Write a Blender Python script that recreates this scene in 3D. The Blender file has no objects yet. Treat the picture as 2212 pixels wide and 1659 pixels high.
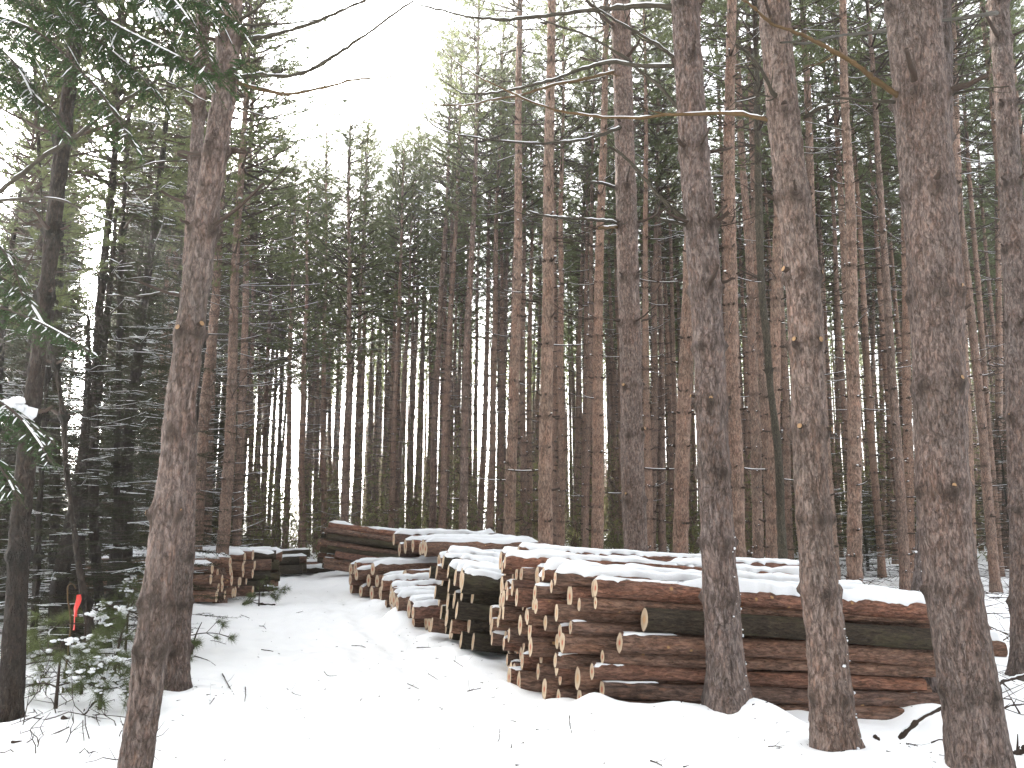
import bpy, math, random
import numpy as np
from mathutils import Vector, Matrix

# ------------------------------------------------------------------ camera, world, sun, exposure
SC = bpy.context.scene
COL = SC.collection
F, PITCH, EYE = 1720.0, math.radians(9.5), 1.6       # focal in px of a 2212 px wide frame
cam = bpy.data.cameras.new('camera'); camo = bpy.data.objects.new('camera', cam); COL.objects.link(camo)
cam.sensor_width = 36.0; cam.lens = F / 2212 * 36.0; cam.clip_start = 0.05; cam.clip_end = 3000
camo.location = (0, 0, EYE); camo.rotation_euler = (math.radians(90) + PITCH, 0, 0)
SC.camera = camo
SUN_EL, SUN_AZ = math.radians(19.7), math.radians(-30.4)   # azimuth from +Y, clockwise positive
w = bpy.data.worlds.new('World'); SC.world = w; w.use_nodes = True
nt = w.node_tree; nt.nodes.clear()
o_ = nt.nodes.new('ShaderNodeOutputWorld'); bg = nt.nodes.new('ShaderNodeBackground')
sky = nt.nodes.new('ShaderNodeTexSky'); sky.sky_type = 'NISHITA'; sky.sun_disc = False
sky.sun_elevation = SUN_EL; sky.sun_rotation = SUN_AZ; sky.air_density = 1.0; sky.dust_density = 3.0; sky.ozone_density = 1.0
hs = nt.nodes.new('ShaderNodeHueSaturation'); hs.inputs['Saturation'].default_value = 0.15
nt.links.new(sky.outputs[0], hs.inputs['Color']); nt.links.new(hs.outputs[0], bg.inputs[0]); nt.links.new(bg.outputs[0], o_.inputs[0])
bg.inputs[1].default_value = 0.15
sl = bpy.data.lights.new('sun', 'SUN'); so = bpy.data.objects.new('sun', sl); COL.objects.link(so)
sl.energy = 4.0; sl.angle = math.radians(0.6); sl.color = (1.0, 0.93, 0.82)
sd = Vector((math.sin(SUN_AZ) * math.cos(SUN_EL), math.cos(SUN_AZ) * math.cos(SUN_EL), math.sin(SUN_EL)))
so.rotation_euler = sd.to_track_quat('Z', 'Y').to_euler(); so.location = sd * 60
SC.view_settings.view_transform = 'Standard'; SC.view_settings.look = 'None'
SC.view_settings.exposure = 3.2; SC.view_settings.gamma = 1.0
SC.cycles.max_bounces = 6; SC.cycles.diffuse_bounces = 4; SC.cycles.transmission_bounces = 4
SC.cycles.use_denoising = True
R = random.Random(7)
NR = np.random.default_rng(11)

# ------------------------------------------------------------------ projection helpers
cP, sP = math.cos(PITCH), math.sin(PITCH)
def ray(sx, sy):
    a, b = (sx - 1106) / F, (829.5 - sy) / F
    return Vector((a, cP - b * sP, sP + b * cP))
def at(sx, sy, Y):                       # pixel (2212 px wide frame) at depth Y
    d = ray(sx, sy); return Vector((0, 0, EYE)) + d * (Y / d.y)
def hit(sx, sy, z=0.0):                  # pixel on the level z
    d = ray(sx, sy); return Vector((0, 0, EYE)) + d * ((z - EYE) / d.z)
def scr(p):
    x, y, z = p[0], p[1], p[2] - EYE
    f = y * cP + z * sP; u = -y * sP + z * cP
    return 1106 + F * x / f, 829.5 - F * u / f

def h3(ix, iy, iz, seed):
    n = (ix.astype(np.int64) * 374761393 + iy.astype(np.int64) * 668265263 + iz.astype(np.int64) * 2147483647 + seed * 974634777) & 0xffffffff
    n = ((n ^ (n >> 13)) * 1274126177) & 0xffffffff
    return ((n ^ (n >> 16)) & 0xffff) / 65535.0
def vn(x, y, z=None, seed=0):            # value noise, 0..1
    x = np.asarray(x, float); y = np.asarray(y, float); z = np.zeros_like(x) if z is None else np.asarray(z, float)
    x0, y0, z0 = np.floor(x), np.floor(y), np.floor(z)
    fx, fy, fz = x - x0, y - y0, z - z0
    fx, fy, fz = [t * t * (3 - 2 * t) for t in (fx, fy, fz)]
    r = 0
    for i in (0, 1):
        for j in (0, 1):
            for k in (0, 1):
                r = r + h3(x0 + i, y0 + j, z0 + k, seed) * (fx if i else 1 - fx) * (fy if j else 1 - fy) * (fz if k else 1 - fz)
    return r

# ------------------------------------------------------------------ mesh helpers
class MB:
    def __init__(s): s.v = []; s.f = {}; s.n = 0; s.a = []; s.uv = None
    def add(s, V, F_, mi=0, a=None):
        V = np.asarray(V, float).reshape(-1, 3); F_ = np.asarray(F_, int)
        s.v.append(V); s.f.setdefault((F_.shape[1], mi), []).append(F_ + s.n)
        s.a.append(np.zeros(len(V)) if a is None else np.asarray(a, float)); s.n += len(V)
    def build(s, name, mats, parent=None, smooth=True, attr=None):
        V = np.concatenate(s.v); me = bpy.data.meshes.new(name)
        loops, starts, mi, p = [], [], [], 0
        for (k, m), L in s.f.items():
            A = np.concatenate(L); loops.append(A.ravel()); starts.append(p + np.arange(len(A)) * k)
            p += A.size; mi.append(np.full(len(A), m))
        loops = np.concatenate(loops); starts = np.concatenate(starts); mi = np.concatenate(mi)
        me.vertices.add(len(V)); me.vertices.foreach_set('co', V.astype(np.float32).ravel())
        me.loops.add(len(loops)); me.loops.foreach_set('vertex_index', loops.astype(np.int32))
        me.polygons.add(len(starts)); me.polygons.foreach_set('loop_start', starts.astype(np.int32))
        me.polygons.foreach_set('material_index', mi.astype(np.int32))
        me.polygons.foreach_set('use_smooth', np.full(len(starts), smooth, dtype=bool))
        for m in (mats if isinstance(mats, (list, tuple)) else [mats]): me.materials.append(m)
        if attr:
            at_ = me.attributes.new(attr, 'FLOAT', 'POINT'); at_.data.foreach_set('value', np.concatenate(s.a).astype(np.float32))
        me.update(calc_edges=True); me.validate()
        o = bpy.data.objects.new(name, me); COL.objects.link(o)
        if parent is not None: o.parent = parent
        return o

def frames(P):
    P = np.asarray(P, float); T = np.gradient(P, axis=0); T /= np.linalg.norm(T, axis=1)[:, None] + 1e-9
    ref = np.array([0, 0, 1.0]) if abs(T[0, 2]) < 0.8 else np.array([1.0, 0, 0])
    U = np.cross(T, ref); U /= np.linalg.norm(U, axis=1)[:, None] + 1e-9
    return T, U, np.cross(U, T)
def ringfaces(n, k, off=0):
    i = np.arange(n - 1)[:, None] * k; j = np.arange(k)[None, :]; j2 = (j + 1) % k
    return np.stack([i + j, i + j2, i + k + j2, i + k + j], -1).reshape(-1, 4) + off
def tube(mb, P, r, k=6, mi=0, cap=True, a=None, capmi=None, disp=None):
    P = np.asarray(P, float); n = len(P); r = np.broadcast_to(np.asarray(r, float), (n,))
    T, U, W = frames(P); th = np.linspace(0, 2 * math.pi, k, endpoint=False)
    rr = r[:, None] * np.ones(k)
    if disp is not None: rr = rr + disp
    V = P[:, None] + (U[:, None] * np.cos(th)[None, :, None] + W[:, None] * np.sin(th)[None, :, None]) * rr[..., None]
    mb.add(V, ringfaces(n, k), mi, None if a is None else np.repeat(a, k))
    if cap:
        for e, sg in ((0, -1), (n - 1, 1)):
            c = np.vstack([V[e], P[e] + T[e] * sg * r[e] * 0.15])
            f = np.array([[j, (j + 1) % k, k] if sg > 0 else [(j + 1) % k, j, k] for j in range(k)])
            mb.add(c, f, mi if capmi is None else capmi)
    return V
def smooth_poly(P, n):                    # Catmull-Rom through the points
    P = np.asarray([list(p) for p in P], float)
    if len(P) < 3: return np.stack([P[0] + (P[-1] - P[0]) * t for t in np.linspace(0, 1, n)])
    Q = np.vstack([2 * P[0] - P[1], P, 2 * P[-1] - P[-2]])
    seg = np.linalg.norm(np.diff(P, axis=0), axis=1); cum = np.r_[0, np.cumsum(seg)]
    out = []
    for t in np.linspace(0, cum[-1], n):
        i = min(np.searchsorted(cum, t, side='right') - 1, len(P) - 2); u = (t - cum[i]) / (seg[i] + 1e-9)
        a, b, c, d = Q[i], Q[i + 1], Q[i + 2], Q[i + 3]
        out.append(0.5 * (2 * b + (c - a) * u + (2 * a - 5 * b + 4 * c - d) * u * u + (3 * b - a - 3 * c + d) * u ** 3))
    return np.array(out)
def strips(mb, C, D, L, W, mi=0):         # needle triangles: base C, direction D (unit), length L, width W
    n = len(C); S = np.cross(D, NR.normal(size=(n, 3))); S /= np.linalg.norm(S, axis=1)[:, None] + 1e-9
    L = np.broadcast_to(L, (n,))[:, None]; W = np.broadcast_to(W, (n,))[:, None]
    V = np.stack([C - S * W / 2, C + S * W / 2, C + D * L], 1)
    mb.add(V, np.arange(3 * n).reshape(-1, 3), mi)
def unit(A): return A / (np.linalg.norm(A, axis=-1, keepdims=True) + 1e-9)
def blobs(mb, C, r, mi, flat=0.55):       # little lumps of snow (squashed icosahedra)
    t = (1 + 5 ** .5) / 2
    I = unit(np.array([[-1, t, 0], [1, t, 0], [-1, -t, 0], [1, -t, 0], [0, -1, t], [0, 1, t], [0, -1, -t], [0, 1, -t], [t, 0, -1], [t, 0, 1], [-t, 0, -1], [-t, 0, 1]]))
    fi = np.array([[0, 11, 5], [0, 5, 1], [0, 1, 7], [0, 7, 10], [0, 10, 11], [1, 5, 9], [5, 11, 4], [11, 10, 2], [10, 7, 6], [7, 1, 8], [3, 9, 4], [3, 4, 2], [3, 2, 6], [3, 6, 8], [3, 8, 9], [4, 9, 5], [2, 4, 11], [6, 2, 10], [8, 6, 7], [9, 8, 1]])
    C = np.asarray(C, float).reshape(-1, 3); n = len(C)
    if n == 0: return
    r = np.broadcast_to(np.asarray(r, float), (n,))
    V = C[:, None] + I[None] * r[:, None, None] * np.array([1, 1, flat]) * NR.uniform(.75, 1.25, (n, 12, 1))
    mb.add(V, (fi[None] + (np.arange(n) * 12)[:, None, None]).reshape(-1, 3), mi)

def tag(o, label=None, cat=None, group=None, kind=None):
    if label: o['label'] = label
    if cat: o['category'] = cat
    if group: o['group'] = group
    if kind: o['kind'] = kind
    return o
def thing(name, loc, label, cat, group=None):
    o = bpy.data.objects.new(name, None); COL.objects.link(o); o.location = loc; o.empty_display_size = .2
    return tag(o, label, cat, group)
def copy_part(src, parent):
    c = src.copy(); COL.objects.link(c); c.parent = parent
    c.location = (0, 0, 0); c.rotation_euler = (0, 0, 0)
    return c

# ------------------------------------------------------------------ materials
def newmat(name):
    m = bpy.data.materials.new(name); m.use_nodes = True; t = m.node_tree; t.nodes.clear()
    out = t.nodes.new('ShaderNodeOutputMaterial'); p = t.nodes.new('ShaderNodeBsdfPrincipled')
    t.links.new(p.outputs[0], out.inputs[0]); p.inputs['Specular IOR Level'].default_value = 0.2
    return m, t, p, out
def N(t, kind, **kw):
    n = t.nodes.new('ShaderNode' + kind)
    for k, v in kw.items():
        if k.startswith('i_'):
            key = k[2:]; n.inputs[int(key) if key.isdigit() else key.replace('_', ' ')].default_value = v
        else: setattr(n, k, v)
    return n
def ramp(t, src, stops):
    r = t.nodes.new('ShaderNodeValToRGB'); e = r.color_ramp.elements
    while len(e) < len(stops): e.new(0.5)
    for x, (p, c) in zip(e, stops): x.position = p; x.color = (*c, 1) if len(c) == 3 else c
    t.links.new(src, r.inputs[0]); return r.outputs[0]
def mix(t, fac, a, b, mode='MIX'):
    m = t.nodes.new('ShaderNodeMix'); m.data_type = 'RGBA'; m.blend_type = mode
    for s, v in ((m.inputs[0], fac), (m.inputs[6], a), (m.inputs[7], b)):
        if hasattr(v, 'node'): t.links.new(v, s)
        else: s.default_value = v if not isinstance(v, tuple) else (*v, 1)
    return m.outputs[2]
def math_(t, op, a, b=None):
    m = t.nodes.new('ShaderNodeMath'); m.operation = op
    for s, v in ((m.inputs[0], a), (m.inputs[1], b)):
        if v is None: continue
        if hasattr(v, 'node'): t.links.new(v, s)
        else: s.default_value = v
    return m.outputs[0]
def coords(t, scale=(1, 1, 1), rnd=True):
    tc = N(t, 'TexCoord'); v = tc.outputs['Object']
    if rnd:
        oi = N(t, 'ObjectInfo'); mm = N(t, 'VectorMath', operation='MULTIPLY_ADD')
        t.links.new(oi.outputs['Random'], mm.inputs[0]); mm.inputs[1].default_value = (37, 19, 53); t.links.new(v, mm.inputs[2]); v = mm.outputs[0]
    mp = N(t, 'Mapping'); mp.inputs['Scale'].default_value = scale; t.links.new(v, mp.inputs[0]); return mp.outputs[0], v

def bark_mat(name, grey, red, dark, plate=40, axis='z', bump=.9, stain=True, lichen=None, dust=False, ck=.85):
    m, t, p, out = newmat(name)
    sc = {'z': (1, 1, .34), 'x': (.25, 1, 1)}[axis]
    v, vr = coords(t, sc)
    o1 = N(t, 'ObjectInfo'); vs = N(t, 'VectorMath', operation='SCALE'); t.links.new(v, vs.inputs[0]); t.links.new(math_(t, 'ADD', .78, math_(t, 'MULTIPLY', o1.outputs['Random'], .5)), vs.inputs['Scale']); v = vs.outputs[0]
    patch = N(t, 'TexNoise', i_Scale=1.3, i_Detail=3.0); t.links.new(vr, patch.inputs['Vector'])
    def warp(src, scale, amp):
        nz = N(t, 'TexNoise', i_Scale=scale, i_Detail=3.0); t.links.new(v, nz.inputs['Vector'])
        dv = N(t, 'VectorMath', operation='MULTIPLY_ADD'); t.links.new(nz.outputs['Color'], dv.inputs[0]); dv.inputs[1].default_value = (amp,) * 3; t.links.new(src, dv.inputs[2]); return dv.outputs[0]
    wv = warp(warp(v, 6.0, .13), 28.0, .035)
    ve = N(t, 'TexVoronoi', feature='DISTANCE_TO_EDGE', i_Scale=plate); t.links.new(wv, ve.inputs['Vector'])
    vc = N(t, 'TexVoronoi', feature='F1', i_Scale=plate); t.links.new(wv, vc.inputs['Vector'])
    v2 = N(t, 'TexVoronoi', feature='F1', i_Scale=plate * 2.3); t.links.new(wv, v2.inputs['Vector'])
    big = N(t, 'TexNoise', i_Scale=3.1, i_Detail=5.0, i_Roughness=.65); t.links.new(v, big.inputs['Vector'])
    flake = N(t, 'TexNoise', i_Scale=44.0, i_Detail=7.0, i_Roughness=.72, i_Distortion=.6); t.links.new(v, flake.inputs['Vector'])
    fine = N(t, 'TexNoise', i_Scale=85.0, i_Detail=4.0, i_Roughness=.7); t.links.new(v, fine.inputs['Vector'])
    gap = N(t, 'TexNoise', i_Scale=8.0, i_Detail=3.0); t.links.new(vr, gap.inputs['Vector'])
    bw = N(t, 'RGBToBW'); t.links.new(vc.outputs['Color'], bw.inputs[0])
    bw2 = N(t, 'RGBToBW'); t.links.new(v2.outputs['Color'], bw2.inputs[0])
    cm = math_(t, 'ADD', math_(t, 'ADD', math_(t, 'MULTIPLY', bw.outputs[0], .30), math_(t, 'MULTIPLY', bw2.outputs[0], .30)), math_(t, 'MULTIPLY', big.outputs[0], .80))
    c = ramp(t, cm, [(.48, grey), (.74, tuple(.6 * a + .4 * b for a, b in zip(grey, red))), (.98, red)])
    c = mix(t, .85, c, ramp(t, flake.outputs[0], [(.36, (.26, .245, .24)), (.48, (.82, .82, .82)), (.62, (1.62, 1.63, 1.65))]), 'MULTIPLY')
    c = mix(t, .45, c, ramp(t, fine.outputs[0], [(.25, (.5, .49, .48)), (.7, (1.15, 1.15, 1.15))]), 'MULTIPLY')
    rg = N(t, 'TexNoise', i_Scale=plate * .52, i_Detail=4.0, i_Roughness=.55, i_Distortion=.35); t.links.new(wv, rg.inputs['Vector'])
    rdg = math_(t, 'ABSOLUTE', math_(t, 'SUBTRACT', rg.outputs[0], .5))
    ridge = ramp(t, rdg, [(.0, (1, 1, 1)), (.045, (0, 0, 0))])
    crack = mix(t, .35, ridge, ramp(t, ve.outputs['Distance'], [(.0, (1, 1, 1)), (.11, (0, 0, 0))]))
    brk = ramp(t, gap.outputs[0], [(.28, (.15, .15, .15)), (.46, (1, 1, 1))])
    c = mix(t, math_(t, 'MULTIPLY', math_(t, 'MULTIPLY', crack, brk), ck), c, dark)
    if lichen:
        ln = N(t, 'TexNoise', i_Scale=5.0, i_Detail=6.0, i_Roughness=.7); t.links.new(v, ln.inputs['Vector'])
        c = mix(t, ramp(t, ln.outputs[0], [(.5, (0, 0, 0)), (.62, (.7, .7, .7))]), c, lichen)
    oi = N(t, 'ObjectInfo')
    c = mix(t, .9, c, ramp(t, oi.outputs['Random'], [(0, (.72, .73, .76)), (.35, (1.15, 1.08, 1.02)), (.6, (.90, .86, .84)), (1, (1.22, 1.10, 1.02))]), 'MULTIPLY')
    c = mix(t, .8, c, ramp(t, patch.outputs[0], [(.32, (.72, .74, .73)), (.55, (1, 1, 1)), (.72, (1.12, 1.10, 1.09))]), 'MULTIPLY')
    if stain:
        a = N(t, 'Attribute', attribute_name='stain'); c = mix(t, a.outputs['Fac'], c, dark)
    if dust:
        dn = N(t, 'TexNoise', i_Scale=20.0, i_Detail=5.0, i_Roughness=.75); t.links.new(v, dn.inputs['Vector'])
        kn = N(t, 'TexVoronoi', feature='F1', i_Scale=5.5); t.links.new(vr, kn.inputs['Vector'])
        c = mix(t, ramp(t, kn.outputs['Distance'], [(.06, (.9, .9, .9)), (.11, (0, 0, 0))]), c, (.42, .25, .11))
        c = mix(t, ramp(t, dn.outputs[0], [(.56, (0, 0, 0)), (.68, (.75, .75, .75))]), c, (.26, .135, .085))
    t.links.new(c, p.inputs['Base Color']); p.inputs['Roughness'].default_value = .9
    h = math_(t, 'ADD', math_(t, 'MULTIPLY', math_(t, 'MULTIPLY', ramp(t, rdg, [(0, (0, 0, 0)), (.07, (1, 1, 1))]), brk), .6),
              math_(t, 'ADD', math_(t, 'MULTIPLY', bw2.outputs[0], .45), math_(t, 'ADD', math_(t, 'MULTIPLY', flake.outputs[0], 1.0), math_(t, 'MULTIPLY', fine.outputs[0], .3))))
    b = N(t, 'Bump', i_Strength=bump, i_Distance=.03); t.links.new(h, b.inputs['Height']); t.links.new(b.outputs[0], p.inputs['Normal'])
    return m
M = {}
M['bark'] = bark_mat('pine_bark', (0.195, 0.165, 0.153), (0.184, 0.121, 0.095), (0.043, 0.031, 0.024))
M['bark_far'] = bark_mat('pine_bark_slender', (0.215, 0.164, 0.135), (0.202, 0.122, 0.091), (0.051, 0.035, 0.026), plate=22, bump=.7)
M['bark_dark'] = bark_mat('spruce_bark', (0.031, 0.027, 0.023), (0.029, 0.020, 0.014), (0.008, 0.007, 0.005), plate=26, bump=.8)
M['log_red'] = bark_mat('log_bark_reddish', (0.168, 0.099, 0.077), (0.247, 0.118, 0.077), (0.022, 0.017, 0.012), plate=20, axis='x', stain=False, dust=True, ck=.35)
M['log_brown'] = bark_mat('log_bark_brown', (0.173, 0.116, 0.092), (0.209, 0.116, 0.078), (0.027, 0.019, 0.015), plate=20, axis='x', stain=False, dust=True, ck=.35)
M['log_dark'] = bark_mat('log_bark_mossy', (0.047, 0.039, 0.028), (0.044, 0.034, 0.023), (0.010, 0.009, 0.007), plate=20, axis='x', stain=False, lichen=(0.060, 0.057, 0.031), ck=.4)

M['bark_moss'] = bark_mat('mossy_bark', (.075, .072, .055), (.062, .052, .038), (.022, .020, .015), plate=26, bump=.8)
def simple(name, col, rough=.8, var=.35, scale=30.0, bump=0, spec=.2):
    m, t, p, out = newmat(name); v, _ = coords(t)
    n = N(t, 'TexNoise', i_Scale=scale, i_Detail=4.0); t.links.new(v, n.inputs['Vector'])
    c = mix(t, n.outputs[0], tuple(x * (1 - var) for x in col), tuple(min(1, x * (1 + var)) for x in col))
    t.links.new(c, p.inputs['Base Color']); p.inputs['Roughness'].default_value = rough; p.inputs['Specular IOR Level'].default_value = spec
    if bump:
        b = N(t, 'Bump', i_Strength=bump, i_Distance=.01); t.links.new(n.outputs[0], b.inputs['Height']); t.links.new(b.outputs[0], p.inputs['Normal'])
    return m
M['twig'] = simple('twig_wood', (0.039, 0.027, 0.020))
M['limb'] = simple('limb_wood', (0.041, 0.035, 0.025), var=.5, scale=14)
M['limb_tan'] = simple('peeled_limb_wood', (0.079, 0.050, 0.023), var=.45, scale=9)
M['sawn'] = simple('sawn_knot_wood', (0.255, 0.158, 0.083), var=.25)
M['tape'] = simple('flagging_tape', (.62, .04, .028), rough=.35, var=.08, spec=.5)
M['splinter'] = simple('split_wood', (.55, .40, .24), var=.2, scale=40)
def snow_mat(name, b1, grain, ca=(.60, .62, .65), cb=(.72, .73, .745)):
    m, t, p, out = newmat(name); v, _ = coords(t, rnd=False)
    n = N(t, 'TexNoise', i_Scale=b1, i_Detail=6.0, i_Roughness=.6); t.links.new(v, n.inputs['Vector'])
    g = N(t, 'TexNoise', i_Scale=grain, i_Detail=2.0); t.links.new(v, g.inputs['Vector'])
    c = mix(t, n.outputs[0], ca, cb); t.links.new(c, p.inputs['Base Color'])
    p.inputs['Roughness'].default_value = .65; p.inputs['Specular IOR Level'].default_value = .25
    h = math_(t, 'ADD', n.outputs[0], math_(t, 'MULTIPLY', g.outputs[0], .25))
    b = N(t, 'Bump', i_Strength=.35, i_Distance=.03); t.links.new(h, b.inputs['Height']); t.links.new(b.outputs[0], p.inputs['Normal'])
    return m
M['snow'] = snow_mat('snow_pack', 6.0, 90.0)
M['ground'] = snow_mat('snow_ground', 3.0, 60.0, (.80, .81, .83), (.88, .885, .89))
def leaf_mat(name, c1, c2, tr, trc):
    m, t, p, out = newmat(name); t.nodes.remove(p)
    v, _ = coords(t); n = N(t, 'TexNoise', i_Scale=1.6, i_Detail=3.0); t.links.new(v, n.inputs['Vector'])
    c = mix(t, ramp(t, n.outputs[0], [(.35, (0, 0, 0)), (.65, (1, 1, 1))]), c1, c2)
    d = N(t, 'BsdfDiffuse'); tl = N(t, 'BsdfTranslucent'); t.links.new(c, d.inputs[0]); tl.inputs[0].default_value = (*trc, 1)
    ms = N(t, 'MixShader'); ms.inputs[0].default_value = tr
    t.links.new(d.outputs[0], ms.inputs[1]); t.links.new(tl.outputs[0], ms.inputs[2]); t.links.new(ms.outputs[0], out.inputs[0])
    return m
M['needle'] = leaf_mat('pine_needle', (0.048, 0.060, 0.034), (0.079, 0.092, 0.047), .42, (0.161, 0.191, 0.076))
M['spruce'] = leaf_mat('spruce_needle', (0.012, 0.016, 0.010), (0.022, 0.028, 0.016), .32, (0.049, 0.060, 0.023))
M['fir'] = leaf_mat('hemlock_needle', (0.021, 0.039, 0.022), (0.036, 0.061, 0.029), .32, (0.060, 0.100, 0.032))
M['brush'] = leaf_mat('undergrowth_leaf', (0.066, 0.076, 0.036), (0.106, 0.106, 0.053), .45, (0.198, 0.198, 0.079))

def end_mat(name, heart):
    m, t, p, out = newmat(name)
    a = N(t, 'Attribute', attribute_name='rad'); oi = N(t, 'ObjectInfo'); v, _ = coords(t)
    n = N(t, 'TexNoise', i_Scale=18.0, i_Detail=3.0); t.links.new(v, n.inputs['Vector'])
    r = math_(t, 'ADD', a.outputs['Fac'], math_(t, 'MULTIPLY', math_(t, 'SUBTRACT', n.outputs[0], .5), .35))
    c = ramp(t, r, [(.0, heart), (.20, heart), (.36, (.42, .29, .19)), (.55, (.47, .37, .26)), (.93, (.50, .40, .29)), (.98, (.16, .10, .07))])
    g = math_(t, 'SINE', math_(t, 'MULTIPLY', r, 70.0))
    c = mix(t, .25, c, ramp(t, g, [(0, (.7, .66, .62)), (1, (1, 1, 1))]), 'MULTIPLY')
    c = mix(t, .5, c, ramp(t, oi.outputs['Random'], [(0, (.80, .78, .78)), (1, (1.1, 1.08, 1.05))]), 'MULTIPLY')
    t.links.new(c, p.inputs['Base Color']); p.inputs['Roughness'].default_value = .75
    return m
M['end_red'] = end_mat('sawn_log_end_red_heart', (.36, .10, .055))
M['end_pale'] = end_mat('sawn_log_end_pale', (.48, .29, .15))

# ------------------------------------------------------------------ ground: one sheet of snow
EDGE_Y = [3.0, 6.6, 7.66, 9.0, 10.6, 12.7, 14.9, 17.6, 23.4, 40]; EDGE_X = [2.6, .72, .10, -.34, -.77, -1.65, -2.2, -3.4, -5.3, -11]
LEFT_Y = [0, 5.2, 7.6, 11, 15.4, 17, 23, 40]; LEFT_X = [-1.6, -2.3, -3.0, -4.2, -5.4, -5.6, -7.6, -14]
def edge(y): return np.interp(y, EDGE_Y, EDGE_X)
MOUNDS = []      # x, y, height, sigma
def ground_z(x, y):
    x = np.asarray(x, float); y = np.asarray(y, float)
    z = (vn(x * .35, y * .35, seed=1) - .5) * .10 + (vn(x * 1.3, y * 1.3, seed=2) - .5) * .05
    lx, rx = np.interp(y, LEFT_Y, LEFT_X), edge(y)
    road = np.clip((x - lx) / .9 + .2, 0, 1) * np.clip((rx - x) / .6 + .2, 0, 1)
    z = z * (1 - .75 * road) - .03 * road
    z = z + .14 * np.clip((lx - x) / 1.6, 0, 1) + .05 * np.clip((x - rx) / 1.2, 0, 1) * (y > 5.0)
    cx = (lx + rx) / 2 - .15
    for s in (-.62, .62, -.30, .95):
        d = x - (cx + s + .12 * (vn(y * .25, y * 0 + s * 9, seed=5) - .5))
        z = z - .035 * np.exp(-(d / .15) ** 2) * np.clip((y - 2) / 2, 0, 1) + .010 * np.exp(-((np.abs(d) - .26) / .09) ** 2)
    z = z + road * (vn(x * 7, y * 3.2, seed=8) - .5) * .03 + road * (vn(x * 14, y * 11, seed=12) - .5) * .018
    z = z + (vn(x * 4, y * 4, seed=3) - .5) * .028 + (vn(x * 9, y * 9, seed=14) - .5) * .016
    for mx, my, mh, ms in MOUNDS:
        k = (np.abs(x - mx) < 3 * ms) & (np.abs(y - my) < 3 * ms)
        if np.ndim(z) == 0:
            if k: z = z + mh * math.exp(-((x - mx) ** 2 + (y - my) ** 2) / (2 * ms * ms))
        else:
            z = np.where(k, z + mh * np.exp(-((x - mx) ** 2 + (y - my) ** 2) / (2 * ms * ms)), z)
    z = z - .20 * np.clip((x - 1.8) / 1.6, 0, 1) * np.clip((9.5 - y) / 2, 0, 1) * np.clip((y - 5.4) / 1.2, 0, 1)
    far = np.hypot(x, y)
    return z + np.clip(far - 30, 0, 200) * .006
def gz(x, y): return float(ground_z(np.array([x]), np.array([y]))[0])
# lumps of snow along the stack, footprints, mounds at trunks
for i in range(46):
    yy = R.uniform(6.2, 17); MOUNDS.append((float(edge(yy)) - abs(R.gauss(.12, .14)), yy, R.uniform(.02, .09), R.uniform(.10, .22)))
for i in range(26):
    t = i / 25; px = 640 + 35 * math.sin(i * 1.9) + t * 20; py = 1390 + 230 * t + R.uniform(-4, 4)
    q = hit(px, py); MOUNDS.append((q.x, q.y, -.08, .06)); MOUNDS.append((q.x + .12, q.y + .06, .035, .06))
for px, py, h_, s_ in ((1622, 1530, .15, .20), (1580, 1545, .05, .25), (1480, 1570, .10, .22), (1330, 1580, .05, .15), (1420, 1600, .07, .3), (1700, 1560, .03, .35),
                       (1960, 1540, .18, .20), (1800, 1660, .05, .22), (360, 1500, .06, .4), (440, 1560, .08, .35), (300, 1640, .06, .35), (1250, 1600, .06, .25), (2060, 1560, .08, .3)):
    q = hit(px, py) if py > 1600 or px < 1400 else at(px, py, 6.35 if px < 1650 else 7.5); MOUNDS.append((q.x, q.y, h_, s_))
for px, py, Y_, rr_ in ((1572, 1545, 6.42, .2), (1806, 1640, 5.75, .2), (379, 1502, 7.6, .18), (18, 1580, 6.3, .18)):
    q = at(px, py, Y_); MOUNDS.append((q.x, q.y - .05, -.07, rr_)); MOUNDS.append((q.x + .28, q.y - .10, .05, .24)); MOUNDS.append((q.x - .30, q.y - .02, .035, .26))
def axis_coords(lo, hi, a, b, step):
    mid = np.arange(a, b, step); out = [mid]
    s = step; x = a; L = []
    while x > lo: s = min(s * 1.22, 12); x -= s; L.append(x)
    s = step; x = mid[-1]; H = []
    while x < hi: s = min(s * 1.22, 12); x += s; H.append(x)
    return np.concatenate([np.array(L[::-1]), mid, np.array(H)])
xs = axis_coords(-400, 400, -6.5, 6.5, .045); ys = axis_coords(-120, 700, 3.0, 17.5, .05)
GX, GY = np.meshgrid(xs, ys); Z = ground_z(GX.ravel(), GY.ravel())
g = MB(); nx, ny = len(xs), len(ys)
ii = np.arange(ny - 1)[:, None] * nx + np.arange(nx - 1)[None]
g.add(np.stack([GX.ravel(), GY.ravel(), Z], 1), np.stack([ii, ii + 1, ii + nx + 1, ii + nx], -1).reshape(-1, 4))
tag(g.build('snow_ground', M['ground']), kind='structure', label='white snow covered forest floor and logging road with faint tracks')

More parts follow.
